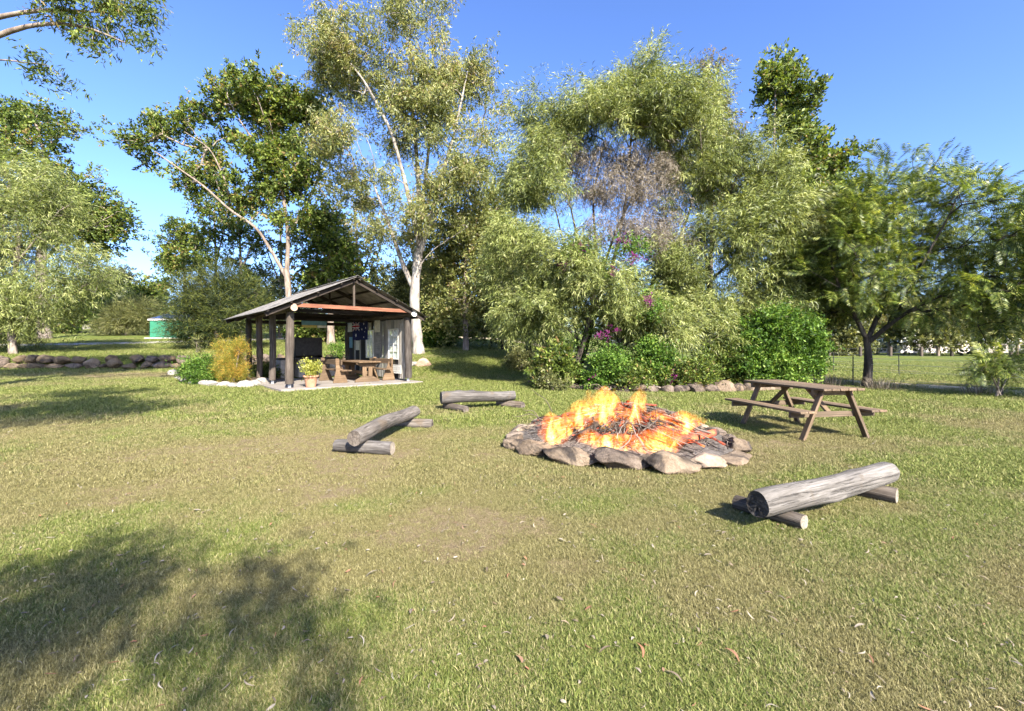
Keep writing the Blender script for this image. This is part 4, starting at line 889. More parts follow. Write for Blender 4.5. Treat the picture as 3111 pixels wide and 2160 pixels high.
class Skel:
    def __init__(s): s.P = []; s.par = []; s.rad = []
    def limb(s, pts, r0, r1, step=.35, attach=None):
        P = np.array(pts, float); seg = np.linalg.norm(np.diff(P, axis=0), axis=1); L = seg.sum(); n = max(3, int(L / step)); t = np.concatenate([[0], np.cumsum(seg)]) / L
        q = np.linspace(0, 1, n); C = np.stack([np.interp(q, t, P[:, k]) for k in range(3)], 1)
        for _ in range(3): C[1:-1] = (C[:-2] + 2 * C[1:-1] + C[2:]) / 4
        if s.P and attach is not False:
            A = np.array(s.P); j = int(np.argmin(((A - C[0]) ** 2).sum(1)))
        else: j = -1
        for k in range(n): s.P.append(C[k]); s.par.append(j); s.rad.append(r0 + (r1 - r0) * q[k]); j = len(s.P) - 1
        return C, np.linspace(r0, r1, n)
    def grow(s, targets, r, tip_r, hub, lift=.35, jit=.12):
        A = np.array(s.P); d0 = np.array([((A - t) ** 2).sum(1).min() for t in targets]); order = np.argsort(d0); tips = []; buf = np.zeros((len(s.P) + len(targets) * 9, 3)); n = len(s.P); buf[:n] = A
        for i in order:
            t = targets[i]; D = buf[:n] - t; dist = np.sqrt((D ** 2).sum(1)); pen = dist + 1.3 * np.clip(D[:, 2] + .25 * dist, 0, None); j = int(np.argmin(pen)); L = dist[j]
            k = int(np.clip(L / .45, 2, 8)); p0 = buf[j].copy(); j0 = j; bow = np.array((0, 0, lift * L * .35)) + r.normal(0, jit * L, 3) * .5
            for q in range(1, k + 1):
                f = q / k; p = p0 + (t - p0) * f + bow * math.sin(f * math.pi) * (1 - .3 * f) + (r.normal(0, jit * L / k * .6, 3) if q < k else 0)
                buf[n] = p; s.P.append(p); s.par.append(j0); s.rad.append(0); j0 = n; n += 1
            tips.append(n - 1)
        cnt = np.zeros(n)
        cnt[tips] = 1
        for i in range(n - 1, -1, -1):
            if s.par[i] >= 0: cnt[s.par[i]] += cnt[i]
        s.rad = [max(s.rad[i], tip_r * max(cnt[i], 1) ** .45) if s.rad[i] == 0 else s.rad[i] for i in range(n)]
        return tips
    def mesh(s, start, seg=5):
        V = []; F = []; P = np.array(s.P); a = np.arange(seg) * 6.2832 / seg; o = 0
        for i in range(start, len(P)):
            j = s.par[i]
            if j < 0: continue
            d = P[i] - P[j]; L = np.linalg.norm(d)
            if L < 1e-4: continue
            d /= L; u = np.cross(d, (0.3, .2, .93)); u /= np.linalg.norm(u) + 1e-9; v = np.cross(d, u)
            rj = min(s.rad[j], s.rad[i] * 1.5) if j >= start else s.rad[i] * 1.25
            c = np.cos(a)[:, None] * u + np.sin(a)[:, None] * v
            V.append(P[j] - d * .01 + c * rj); V.append(P[i] + d * .01 + c * s.rad[i])
            for k in range(seg): F.append((o + k, o + (k + 1) % seg, o + seg + (k + 1) % seg, o + seg + k))
            o += 2 * seg
        return (np.concatenate(V), np.array(F)) if V else (np.zeros((0, 3)), np.zeros((0, 4), int))

def lobes_pts(lobes, n, r, shell=.45, clump=0, sig=.5):
    vol = np.array([l[3] * l[4] * l[5] for l in lobes]) ** .75; which = r.choice(len(lobes), n, p=vol / vol.sum()); L = np.array(lobes)[which]
    d = r.normal(size=(n, 3)); d /= np.linalg.norm(d, axis=1)[:, None]; rad = (shell + (1 - shell) * r.random(n)) ** .6
    T = L[:, :3] + d * rad[:, None] * L[:, 3:6]
    if clump: m = max(4, n // clump); T = T[r.integers(0, m, n)] + r.normal(0, sig, (n, 3)) * np.array((1, 1, .8))
    return T, which
def make_tree(name, label, cat, base, limbs, lobes, kind, leafm, barkm, ntip=300, per=6, scale=1.0, seed=1, group=None, droop=.25, tip_r=.008, spread=.35, extra=None, shell=.45, min_gap=0.0, roll=.5, twigs_r=5, branchm=None, flare=1.25, clump=0, sig=.5, toneamp=.45):
    r = np.random.default_rng(seed); root = thing(name, Vector(base), label, cat, group); sk = Skel(); TV = []; TF = []; o = 0
    for i, (pts, r0, r1) in enumerate(limbs):
        C, rr = sk.limb(pts, r0, r1)
        if i == 0: rr = rr * (1 + (flare - 1) * np.exp(-np.arange(len(rr)) * .9))
        rr = rr * (1 + .05 * r.normal(size=len(rr)))
        V, F = tube_np(C, rr, 12 if r0 > .1 else 7, jit=.07, rs=r); TV.append(V); TF.append(F + o); o += len(V)
    at_origin('trunk', npmesh('trunk', np.concatenate(TV), np.concatenate(TF), None, True, base), root, barkm, Vector(base))
    st = len(sk.P); hub = np.mean([l[:3] for l in lobes], 0)
    T, which = lobes_pts(lobes, ntip, r, shell, clump, sig)
    T[:, 2] = np.maximum(T[:, 2], base[2] + .15)
    tips = sk.grow(T, r, tip_r, hub)
    V, F = sk.mesh(st, twigs_r)
    if len(V): at_origin('branches', npmesh('branches', V, F, None, False, base), root, branchm or barkm, Vector(base))
    P = np.array(sk.P); tp = P[tips]; par = np.array(sk.par)[tips]; dr = tp - P[par]; dr /= np.linalg.norm(dr, axis=1)[:, None] + 1e-9
    n = len(tp) * per; pos = np.repeat(tp, per, 0); back = np.repeat(P[par], per, 0); f = r.random((n, 1)) * .8; pos = pos + (back - pos) * f + r.normal(0, spread * .5, (n, 3)) * scale
    d = np.repeat(dr, per, 0) * .7 + r.normal(0, .75, (n, 3)); d[:, 2] -= droop
    out = pos - hub; out /= np.linalg.norm(out, axis=1)[:, None] + 1e-9; d += out * .5
    tone = np.repeat(r.normal(0, .45, len(tp)), per)
    V, F, A = place_sprays(pos, d, kind, scale, r, roll, tone, toneamp)
    V[:, 2] = np.maximum(V[:, 2], base[2] - .02 + .03 * r.random(len(V)))
    at_origin('crown', npmesh('crown', V, F, A, False, base), root, leafm, Vector(base))
    if extra:                                                     # a patch of other foliage in the same crown
        lob2, k2, m2, nt2, per2, nm = extra
        T, _ = lobes_pts(lob2, nt2, r, .2); st = len(sk.P); n0 = len(sk.P); sk2 = Skel(); sk2.P = list(sk.P); sk2.par = list(sk.par); sk2.rad = list(sk.rad); tips = sk2.grow(T, r, tip_r * .8, hub); V, F = sk2.mesh(n0, 4)
        at_origin('bare_branches', npmesh('bare_branches', V, F, None, False, base), root, branchm or barkm, Vector(base))
        pos = np.repeat(T, per2, 0) + r.normal(0, .18, (len(T) * per2, 3)); V, F, A = place_sprays(pos, r.normal(0, .6, pos.shape) + np.array((0, 0, -.9)), k2, scale * .9, r, .6, r.normal(0, .3, len(pos)))
        at_origin(nm, npmesh(nm, V, F, A, False, base), root, m2, Vector(base))
    return root
def pxl(d, *pts): return [tuple(W(p[0], p[1], d + (p[2] if len(p) > 2 else 0))) for p in pts]
def pxlobes(d, rows, depth=2.2, spread=1.2, seed=0):
    r = np.random.default_rng(seed); out = []
    for q in rows:
        px, py, rx, ry = q[:4]; dd = d + (q[4] if len(q) > 4 else r.uniform(-spread, spread)); c = W(px, py, dd); out.append((c[0], c[1], c[2], rx / FPX * dd, depth * r.uniform(.7, 1.2) * (rx / 110) ** .3, ry / FPX * dd))
    return out
def gb(px, d):
    x = (px - CX) / FPX * d; return (x, d, float(gz(x, d)))
def trunk_from(base, pts): return [(base[0], base[1], base[2] - .1)] + pts

# tall white gum behind the shelter
d = 28; b = gb(1272, d)
make_tree('gum_tree', 'very tall white-trunked gum tree towering behind the right of the shelter', 'tree', b,
    [(trunk_from(b, pxl(d, (1263, 980), (1258, 900), (1266, 820), (1272, 755))), .34, .25),
     (pxl(d, (1272, 760), (1276, 650), (1268, 500, .5), (1250, 300, .8), (1245, 90, .8)), .20, .035), (pxl(d, (1270, 790), (1300, 690, -.4), (1335, 560, -.8), (1375, 430, -1), (1420, 220, -1)), .17, .03),
     (pxl(d, (1258, 880), (1222, 800, .3), (1195, 720, .6), (1165, 640, .8), (1120, 520, 1)), .17, .04), (pxl(d, (1270, 730), (1235, 570, -.5), (1190, 400, -1.2), (1110, 250, -1.5), (1000, 110, -1.5)), .15, .03),
     (pxl(d, (1276, 760), (1325, 650, .6), (1400, 530, 1.0), (1490, 400, 1.2)), .11, .025), (pxl(d, (1266, 820), (1310, 760), (1360, 730, -.5), (1420, 690, -.6)), .04, .015), (pxl(d, (1272, 700), (1300, 480, 1), (1320, 260, 1.4), (1310, 60, 1.4)), .13, .03)],
    pxlobes(d, [(975, 95, 75, 60), (1030, 150, 90, 80), (1150, 40, 140, 80), (1290, 70, 120, 100), (1060, 260, 100, 90), (1230, 240, 140, 110), (1390, 190, 90, 100), (1475, 330, 70, 80), (1330, 400, 120, 100), (1120, 420, 110, 100), (1230, 560, 110, 90), (1370, 540, 90, 60), (1075, 570, 70, 60), (1290, 680, 90, 60), (1010, 370, 60, 70), (1455, 470, 60, 50), (1175, 690, 70, 50), (1140, 160, 120, 90), (1330, 300, 110, 90), (1440, 240, 60, 80), (1420, 640, 60, 40)], 2.4, 2.2, 3),
    'gum', L_['gum'], M['bark_white'], 900, 9, 1.3, 21, None, .6, .010, .34, None, .25, flare=1.18, clump=7, sig=.58)
# spreading tree with a pale fork behind the shelter roof
d = 33; b = gb(878, d)
make_tree('spreading_tree', 'dark green spreading tree with pale forked trunk rising behind the shelter roof', 'tree', b,
    [(trunk_from(b, pxl(d, (880, 960), (876, 880), (870, 815))), .24, .19), (pxl(d, (874, 850), (835, 780), (780, 690, -.6), (700, 640, -1), (620, 565, -1.4), (540, 510, -1.8), (470, 460, -2)), .13, .04),
     (pxl(d, (872, 820), (876, 720), (862, 600), (842, 500), (810, 380, .6), (780, 290, .8)), .16, .035), (pxl(d, (873, 720), (920, 640, .8), (970, 540, 1.2), (975, 430, 1.3)), .11, .03), (pxl(d, (845, 520), (780, 440, -.5), (730, 370, -.8), (690, 290, -.8)), .09, .03), (pxl(d, (700, 640), (690, 560, -1.5), (640, 450, -1.8), (560, 400, -2)), .08, .02)],
    pxlobes(d, [(440, 455, 40, 26), (500, 400, 60, 42), (545, 360, 45, 35), (590, 450, 60, 40), (610, 520, 60, 36), (665, 560, 50, 35), (690, 270, 50, 36), (660, 400, 60, 50), (740, 350, 75, 60), (790, 265, 65, 36), (850, 310, 70, 50), (880, 410, 75, 55), (800, 470, 60, 45), (830, 570, 60, 36), (930, 540, 60, 50), (905, 660, 50, 40), (955, 400, 50, 60), (740, 600, 50, 30), (960, 330, 40, 40), (960, 640, 40, 40)], 2.0, 1.6, 4),
    'broad', L_['broad'], M['bark_tan'], 620, 9, 1.45, 22, None, -.15, .012, .40, None, .4, branchm=M['bark_grey'], clump=5, sig=.5)
# wattles in the long garden bed
d = 19; b = gb(1748, d)
make_tree('wattle_tree', 'tall domed wattle with a grey patch of dead leaves, tallest in the garden bed', 'tree', b,
    [(trunk_from(b, pxl(d, (1768, 1080), (1795, 1000), (1805, 920))), .17, .13), (pxl(d, (1802, 930), (1770, 800), (1745, 680), (1710, 520)), .07, .02), (pxl(d, (1804, 920), (1812, 780), (1800, 600, .4), (1835, 430, .6)), .08, .02), (pxl(d, (1806, 930), (1865, 800, -.3), (1905, 600, -.4), (1922, 350), (1922, 190)), .09, .02),
     (pxl(d, (1800, 960), (1960, 900, .6), (2060, 740, 1), (2110, 600, 1), (2090, 380, .8)), .10, .02), (pxl(d, (1806, 900), (1870, 700, .8), (1960, 520, 1), (2010, 330, 1)), .07, .02), (pxl(d, (1760, 1100), (1735, 850, .8), (1690, 640, 1), (1640, 480, 1)), .06, .02)],
    pxlobes(d, [(1918, 235, 45, 50), (1925, 290, 90, 50), (1775, 345, 90, 50), (1840, 325, 65, 45), (2010, 330, 90, 60), (1680, 390, 80, 65), (1625, 470, 65, 65), (2090, 440, 110, 80), (2110, 320, 70, 60), (1590, 570, 55, 50), (2130, 560, 80, 80), (1720, 400, 100, 50), (1930, 370, 120, 50), (1640, 570, 60, 50), (2040, 400, 100, 60)], 1.7, 1.0, 5),
    'wattle', L_['wattle'], M['bark_dark'], 900, 13, 1.0, 23, None, .05, .006, .26,
    (pxlobes(d, [(1850, 480, 130, 55), (1960, 510, 100, 60), (1780, 560, 70, 40), (2010, 610, 70, 80), (1730, 470, 80, 45), (1900, 570, 110, 45), (1960, 700, 80, 60), (2060, 760, 80, 80), (1850, 680, 90, 50)], 1.4, .6, 6), 'wattle', L_['dead'], 450, 8, 'dead_foliage'), .3, branchm=M['bark_grey'], clump=7, sig=.40)
d = 17; b = gb(1730, d)
make_tree('wattle_tree', 'low weeping wattle spilling over the left front of the garden bed', 'tree', b,
    [(trunk_from(b, pxl(d, (1750, 1090), (1790, 1010), (1790, 950))), .13, .08), (pxl(d, (1790, 960), (1720, 860), (1640, 790), (1600, 740)), .05, .015), (pxl(d, (1790, 980), (1850, 900), (1860, 850)), .05, .015), (pxl(d, (1770, 1040), (1680, 960, -.4), (1600, 930, -.6)), .04, .015)],
    pxlobes(d, [(1600, 740, 90, 60), (1540, 830, 55, 70), (1700, 800, 100, 65), (1790, 850, 100, 60), (1720, 920, 110, 60), (1630, 920, 75, 80), (1850, 920, 90, 55), (1570, 930, 45, 45), (1920, 960, 80, 50), (1980, 1010, 70, 50), (2060, 960, 90, 60), (2120, 1010, 80, 60)], 1.1, .8, 7),
    'wattle', L_['wattle'], M['bark_dark'], 740, 13, .92, 24, None, .2, .005, .25, None, .3, clump=7, sig=.34)
d = 18.5; b = gb(2200, d)
make_tree('wattle_tree', 'broad pale wattle between the dead-leaved wattle and the dark upright tree', 'tree', b,
    [(trunk_from(b, pxl(d, (2180, 1000), (2150, 860), (2150, 780))), .13, .10), (pxl(d, (2150, 800), (2200, 640), (2260, 480)), .06, .02), (pxl(d, (2150, 860), (2260, 760), (2340, 620)), .06, .02), (pxl(d, (2170, 960), (2260, 890), (2330, 840)), .05, .02), (pxl(d, (2190, 1040), (2100, 980), (2020, 960)), .05, .02)],
    pxlobes(d, [(2270, 450, 80, 60), (2330, 500, 70, 70), (2180, 560, 80, 70), (2330, 600, 90, 80), (2250, 680, 110, 70), (2370, 720, 60, 70), (2230, 800, 90, 60), (2330, 820, 80, 70), (2340, 900, 60, 60), (2200, 930, 100, 50), (2120, 880, 60, 50), (2290, 960, 80, 50), (2380, 640, 50, 60), (2100, 800, 80, 60), (2050, 870, 70, 60), (2180, 700, 70, 60), (1980, 860, 60, 40)], 1.5, .9, 8),
    'wattle', L_['wattle'], M['bark_dark'], 880, 13, 1.0, 25, None, .12, .006, .26, None, .3, clump=7, sig=.38)
# bougainvillea climbing through them
d = 17.3; b = gb(1880, d); bo = make_tree('bougainvillea', 'bougainvillea with magenta flowers climbing through the wattle branches', 'shrub', b,
    [(trunk_from(b, pxl(d, (1860, 1060), (1820, 960), (1830, 860), (1900, 760))), .04, .012), (pxl(d, (1860, 1060), (1960, 960), (1985, 900)), .03, .01), (pxl(d, (1830, 900), (1760, 800), (1740, 770)), .02, .008)],
    pxlobes(d, [(1860, 1090, 90, 50, -.6), (1990, 1120, 90, 45, -.8), (1790, 1040, 60, 50, -.3), (1870, 820, 50, 40, -1.4), (1750, 780, 50, 35, -1.4), (1980, 930, 40, 50, -1.6), (1910, 750, 40, 40, -1.4)], .7, .2, 9),
    'small', L_['bright'], M['bark_dark'], 110, 5, 1.0, 26, None, .2, .004, .25, None, .2)
r = np.random.default_rng(3); FLW = [(1765, 765, 40, 30, -1.7), (1725, 800, 35, 18, -1.7), (1900, 735, 34, 18, -1.7), (1920, 782, 36, 16, -1.7), (1858, 828, 30, 14, -1.7), (1966, 912, 20, 20, -2), (1830, 1020, 22, 14, -1.9), (2050, 1150, 10, 34, -1.9), (1810, 1135, 12, 10, -2), (1870, 1000, 20, 14, -2)]
T, _ = lobes_pts(pxlobes(d, FLW, .3, 0, 1), 150, r, 0.0); V, F, A = place_sprays(T, r.normal(0, 1, T.shape), 'small', .55, r, 1.0, r.normal(0, .5, len(T)))
at_origin('flowers', npmesh('flowers', V, F, A, False, b), bo, L_['magenta'], Vector(b))
# the rest of the garden bed
def bush(name, label, d, rows, kind, leafm, ntip, per, scale, seed, depth=.6, cat='shrub', droop=0., group=None, px=None):
    lob = pxlobes(d, rows, depth, .25, seed); b = gb(px or float(np.mean([q[0] for q in rows])), d)
    stems = [([(b[0] + random.uniform(-.15, .15), b[1], b[2] - .05), (b[0] * .5 + l[0] * .5, b[1] * .5 + l[1] * .5, b[2] + .5 * (l[2] - b[2]) + .05), (l[0], l[1], max(l[2], b[2] + .2))], .03, .01) for l in lob]
    return make_tree(name, label, cat, b, stems, lob, kind, leafm, M['bark_grey'], ntip, per, scale, seed, group, droop, .004, .22, None, .3, twigs_r=4)
bush('leafy_bush', 'dense bright green bush at the right end of the garden bed behind the picnic table', 16.6, [(2340, 1040, 100, 75), (2420, 1020, 60, 55), (2280, 1100, 55, 50), (2400, 1110, 80, 50), (2440, 1070, 50, 45), (2360, 980, 50, 40), (2330, 1130, 70, 40)], 'small', L_['bright'], 420, 9, 1.05, 31, .9)
bush('leafy_bush', 'small light green bush in the garden bed behind the fire', 15.9, [(1850, 1120, 42, 36), (1820, 1150, 30, 25), (1880, 1140, 30, 28)], 'small', L_['bright'], 90, 8, 1.0, 32, .45)
bush('leafy_bush', 'light green leafy bush hanging behind the right flames', 16.0, [(1990, 1085, 45, 40), (2040, 1120, 40, 35), (2000, 1140, 50, 30)], 'small', L_['bright'], 110, 8, 1.0, 33, .5)
bush('dark_shrub', 'dark glossy shrub at the left end of the long garden bed', 16.4, [(1690, 1110, 36, 45), (1660, 1145, 40, 26), (1720, 1140, 40, 32), (1700, 1070, 24, 40)], 'broad', L_['broad'], 120, 7, .8, 34, .5)
bush('dark_shrub', 'dark purple-leaved shrub low in the middle of the garden bed', 15.6, [(1930, 1150, 60, 26), (2060, 1160, 70, 26), (2120, 1130, 60, 36)], 'small', L_['broad'], 150, 7, 1.0, 35, .5)
bush('dark_shrub', 'dark shaded shrub between the wattle stems and the bright bush', 17.2, [(2200, 1090, 60, 60), (2160, 1140, 60, 36), (2240, 1140, 50, 36)], 'small', L_['broad'], 150, 7, 1.1, 36, .7)
bush('trailing_plant', 'low dry trailing plant over the rocks at the bed corner', 15.6, [(1655, 1150, 26, 16), (1700, 1165, 22, 12)], 'small', L_['olive'], 30, 5, .8, 37, .3)
# shelter garden
bush('golden_shrub', 'golden orange tipped shrub in the white-edged bed beside the shelter', 16.7, [(675, 1062, 12, 18), (728, 1062, 18, 18), (700, 1095, 32, 22), (712, 1130, 32, 24), (680, 1120, 20, 26)], 'needle', L_['yellow'], 190, 9, .48, 41, .35, 'shrub', -.6)
bush('leafy_shrub', 'bright green leafy shrub in the white-edged bed', 16.7, [(590, 1112, 22, 14), (630, 1114, 26, 18), (600, 1138, 24, 14), (645, 1142, 22, 12)], 'small', L_['bright'], 90, 7, .75, 42, .4)
bush('ground_cover_plant', 'low yellow-green plant at the left tip of the white-edged bed', 16.5, [(560, 1135, 22, 9), (610, 1152, 20, 7)], 'small', L_['bright'], 30, 6, .6, 43, .2)
bush('leafy_shrub', 'small green shrub behind the post of the shelter', 18.6, [(800, 1130, 26, 20), (815, 1140, 24, 18)], 'small', L_['broad'], 40, 6, .9, 44, .35)
bush('bare_sapling', 'small sparse sapling on the upper lawn above the rock wall', 28.0, [(598, 1040, 14, 22), (606, 1058, 10, 12)], 'small', L_['olive'], 14, 2, .7, 45, .3, 'sapling')
bush('young_shrub', 'small green shrub beside the boulder behind the barbecue', 24.5, [(1022, 1065, 16, 16), (1020, 1082, 12, 10)], 'small', L_['bright'], 24, 5, .9, 46, .35)
bush('young_shrub', 'small leafy shrub with rocks at its foot near the wire fence', 23.5, [(1575, 1080, 26, 26), (1600, 1095, 34, 18), (1560, 1100, 26, 16)], 'small', L_['olive'], 60, 6, 1.0, 47, .5)
# pot plant
pot = thing('potted_plant', S(.62, -.10, SZ), 'terracotta pot with a yellow-green plant at the front post of the shelter', 'potted plant')
pc = S(.62, -.10, SZ + .004)
lathe('pot', [(.15, 0), (.155, .01), (.20, .30), (.205, .31), (.235, .315), (.24, .37), (.225, .375), (.21, .33), (.05, .325)], M['terracotta'], pot, pc)
r = np.random.default_rng(9); T, _ = lobes_pts([(pc.x, pc.y, pc.z + .50, .21, .21, .19), (pc.x + .10, pc.y, pc.z + .56, .15, .15, .12), (pc.x - .11, pc.y, pc.z + .64, .12, .12, .11)], 110, r, .1)
L_['lime'] = leafmat('lime_yellow_leaves', [(0, (.12, .15, .02)), (.5, (.30, .31, .05)), (1, (.50, .47, .13))], .35, .4, .4)
V, F, A = place_sprays(T, (T - np.array(pc) - np.array((0, 0, .3))) + r.normal(0, .2, T.shape), 'small', .62, r, .6, r.normal(0, .4, len(T))); at_origin('leaves', npmesh('leaves', V, F, A, False, pc[:]), pot, L_['lime'], pc)
for k in range(5):
    q = T[k * 9]; V, F = tube_np([np.array(pc) + (0, 0, .3), np.array(pc) * .5 + q * .5 + (0, 0, .1), q], [.008, .006, .004], 5); at_origin('stem', npmesh('stem', V, F, None, False, pc[:]), pot, M['bark_grey'], pc)

# dark upright tree and russet gum behind the wattles
d = 22; b = gb(2370, d)
make_tree('upright_tree', 'dark glossy upright tree poking above the wattles on the right', 'tree', b,
    [(trunk_from(b, pxl(d, (2360, 900), (2350, 600), (2352, 400), (2358, 190))), .15, .02), (pxl(d, (2352, 620), (2420, 480), (2440, 380)), .05, .015), (pxl(d, (2356, 760), (2470, 640), (2580, 480)), .06, .012), (pxl(d, (2360, 860), (2460, 780), (2540, 700)), .05, .015)],
    pxlobes(d, [(2358, 195, 30, 40), (2330, 245, 30, 26), (2400, 240, 36, 34), (2370, 290, 55, 40), (2450, 300, 40, 26), (2400, 370, 75, 45), (2430, 440, 80, 50), (2480, 520, 80, 50), (2500, 600, 75, 50), (2575, 480, 26, 30), (2460, 700, 90, 70), (2440, 820, 90, 70), (2520, 800, 60, 70), (2400, 560, 60, 60), (2550, 590, 40, 40), (2480, 930, 80, 60)], 1.2, .6, 10),
    'broad', L_['broad'], M['bark_grey'], 430, 9, 1.15, 51, None, -.3, .008, .36, None, .3)
d = 30; b = gb(2160, d)
make_tree('russet_gum', 'slim gum with russet tips rising just behind the domed wattle', 'tree', b,
    [(trunk_from(b, pxl(d, (2160, 800), (2165, 500), (2150, 200))), .16, .03)],
    pxlobes(d, [(2150, 205, 26, 30), (2130, 260, 40, 36), (2170, 300, 40, 40), (2190, 370, 45, 50), (2140, 340, 50, 40), (2200, 450, 50, 60), (2150, 430, 60, 50), (2180, 560, 60, 70)], 1.3, .6, 11),
    'gum', L_['russet'], M['bark_tan'], 170, 8, 1.25, 52, None, .4, .009, .5, None, .2)
d = 20.5; b = gb(2490, d)
make_tree('pale_tree', 'pale small-leaved tree between the upright tree and the feathery tree', 'tree', b,
    [(trunk_from(b, pxl(d, (2480, 1000), (2460, 880), (2450, 760))), .12, .05), (pxl(d, (2470, 940), (2530, 840), (2560, 760)), .05, .02)],
    pxlobes(d, [(2440, 700, 60, 60), (2500, 760, 70, 60), (2430, 820, 60, 60), (2520, 860, 70, 60), (2450, 920, 60, 50), (2560, 700, 50, 50), (2530, 940, 60, 40), (2420, 960, 40, 40), (2480, 640, 50, 40)], 1.0, .5, 17),
    'small', L_['olive'], M['bark_dark'], 330, 10, 1.5, 54, None, .1, .006, .34, None, .3)
# feathery tree on the right
d = 17; b = gb(2632, d)
ft = make_tree('feathery_tree', 'dark feathery-leaved tree with black trunk beside the paddock fence', 'tree', b,
    [(trunk_from(b, pxl(d, (2640, 1100), (2648, 1060), (2632, 1030))), .15, .11), (pxl(d, (2634, 1036), (2605, 970), (2560, 900), (2520, 800), (2520, 700)), .09, .02), (pxl(d, (2640, 1040), (2700, 985, -.5), (2780, 930, -1), (2880, 890, -1.6), (2980, 850, -2.2)), .10, .02), (pxl(d, (2636, 1030), (2680, 930, .4), (2735, 820, .6), (2740, 700, .6), (2700, 580, .5)), .09, .02), (pxl(d, (2720, 970), (2800, 800, -1), (2860, 700, -1.2), (2900, 620, -1.2)), .07, .02), (pxl(d, (2700, 985), (2740, 880, 1.4), (2830, 760, 2), (3000, 660, 2)), .06, .02)],
    pxlobes(d, [(2540, 760, 70, 80), (2600, 650, 80, 70), (2690, 570, 80, 45), (2640, 740, 90, 70), (2800, 660, 100, 60), (2890, 600, 80, 45), (2990, 620, 90, 50, -2), (3080, 600, 80, 50, -2.5), (2920, 740, 110, 70), (3040, 760, 100, 80, -2), (2760, 780, 90, 70), (2640, 850, 80, 60), (2560, 870, 60, 60), (3010, 880, 90, 50, -2.5), (2900, 880, 70, 36, -1.5), (2790, 930, 36, 26, -1), (3080, 980, 40, 40, -3), (3120, 860, 80, 70, -2.5), (3150, 700, 80, 80, -3), (3060, 1080, 26, 30, -3)], 1.5, .8, 12),
    'frond', L_['feather'], M['bark_dark'], 760, 6, .95, 53, None, .15, .007, .30, None, .3, roll=.35, clump=4, sig=.45)
# long single fronds standing out against the sky
fm = None; r = np.random.default_rng(6)
def big_frond():
    Q = []; n = 13
    for i in range(n):
        x = .12 + .88 * i / (n - 1); L = .26 * math.sin(math.pi * (.2 + .72 * i / n)) + .05
        for s in (-1, 1):
            dv = np.array((.5, s * .9, -.25)); dv /= np.linalg.norm(dv); p = np.array((x, 0, -.2 * x * x)); sd = np.array((dv[1], -dv[0], 0)) * -1
            Q.append([p, p + dv * L * .5 + sd * .032, p + dv * L + np.array((0, 0, -.12 * L)), p + dv * L * .5 - sd * .032])
    Q = np.array(Q).reshape(-1, 3); me = npmesh('frond', Q, np.arange(len(Q)).reshape(-1, 4), r.random(len(Q)) * .6 + .2); me.materials.append(L_['feather']); return me
fm = big_frond()
for k, (px, py, dx, dz) in enumerate(((2690, 560, .45, 1.2), (2680, 545, .2, 1.2), (2650, 570, -.1, 1), (2720, 560, .8, .9), (2740, 580, 1, .5), (2870, 590, .35, 1.1), (2890, 600, .7, .8), (2900, 580, .95, .4), (2850, 600, -.3, .9), (2985, 600, .3, 1.2), (2990, 610, .8, .8), (2960, 610, -.4, .9), (3020, 590, 1, .6), (3050, 580, .9, .45), (3040, 600, .5, .5), (3000, 640, 1, .4), (2930, 640, .8, .5), (2800, 620, .6, .9), (2760, 610, -.2, 1), (2820, 640, 1, .4))):
    o = bpy.data.objects.new('frond', fm); COL.objects.link(o); dv = Vector((dx, r.uniform(-.4, .2), dz)); mw = frame((0, 0, 0), dv)[0]; q = W(px, py, 16.2 if px < 2950 else 14.6)
    mw = Matrix.Translation(Vector(q)) @ mw.to_3x3().to_4x4() @ Matrix.Scale(r.uniform(.65, .95), 4) @ Matrix.Rotation(r.normal(0, .5), 4, 'X'); o.matrix_basis = mw; adopt(o, ft)

# left side: tall dark gum, wattle, overhanging branch
d = 45; b = gb(135, d)
make_tree('tall_gum', 'tall dark gum with thick trunk on the upper lawn at far left', 'tree', b,
    [(trunk_from(b, pxl(d, (128, 950), (124, 800), (135, 640), (140, 480), (110, 380))), .60, .10), (pxl(d, (126, 800), (200, 720, -1), (270, 690, -1), (330, 660, -1)), .16, .04), (pxl(d, (135, 620), (60, 520), (20, 430)), .14, .04), (pxl(d, (132, 700), (180, 620), (230, 560)), .12, .04)],
    pxlobes(d, [(40, 335, 50, 30), (110, 355, 50, 32), (160, 370, 36, 30), (40, 420, 60, 40), (140, 430, 50, 30), (90, 480, 70, 36), (200, 540, 50, 36), (250, 590, 45, 36), (290, 640, 50, 40), (330, 690, 40, 40), (220, 660, 60, 50), (260, 730, 50, 36), (150, 560, 60, 40)], 2.4, 1.5, 13),
    'broad', L_['broad'], M['bark_grey'], 420, 9, 1.8, 61, None, .1, .018, .5, None, .3, clump=5, sig=.7)
d = 27; b = gb(40, d)
make_tree('wattle_tree', 'pale weeping wattle at the left edge above the rock wall', 'tree', b,
    [(trunk_from(b, pxl(d, (30, 950), (50, 800), (60, 700))), .20, .10), (pxl(d, (50, 800), (130, 700), (180, 640)), .07, .02), (pxl(d, (40, 880), (150, 820), (220, 800)), .06, .02), (pxl(d, (60, 720), (40, 600), (60, 540)), .06, .02)],
    pxlobes(d, [(70, 540, 80, 45), (40, 620, 90, 65), (160, 620, 75, 60), (110, 720, 100, 65), (200, 740, 55, 60), (20, 760, 80, 70), (110, 840, 100, 60), (40, 920, 80, 60), (200, 860, 60, 50), (10, 1010, 60, 40), (150, 930, 70, 40), (-60, 700, 90, 150), (-70, 950, 80, 80), (240, 820, 40, 50)], 1.9, 1.2, 14),
    'wattle', L_['wattle'], M['bark_grey'], 760, 12, 1.3, 62, None, .15, .008, .4, None, .3, clump=5, sig=.55)
b = (-15.5, 8.5, float(gz(-15.5, 8.5))); d = 10
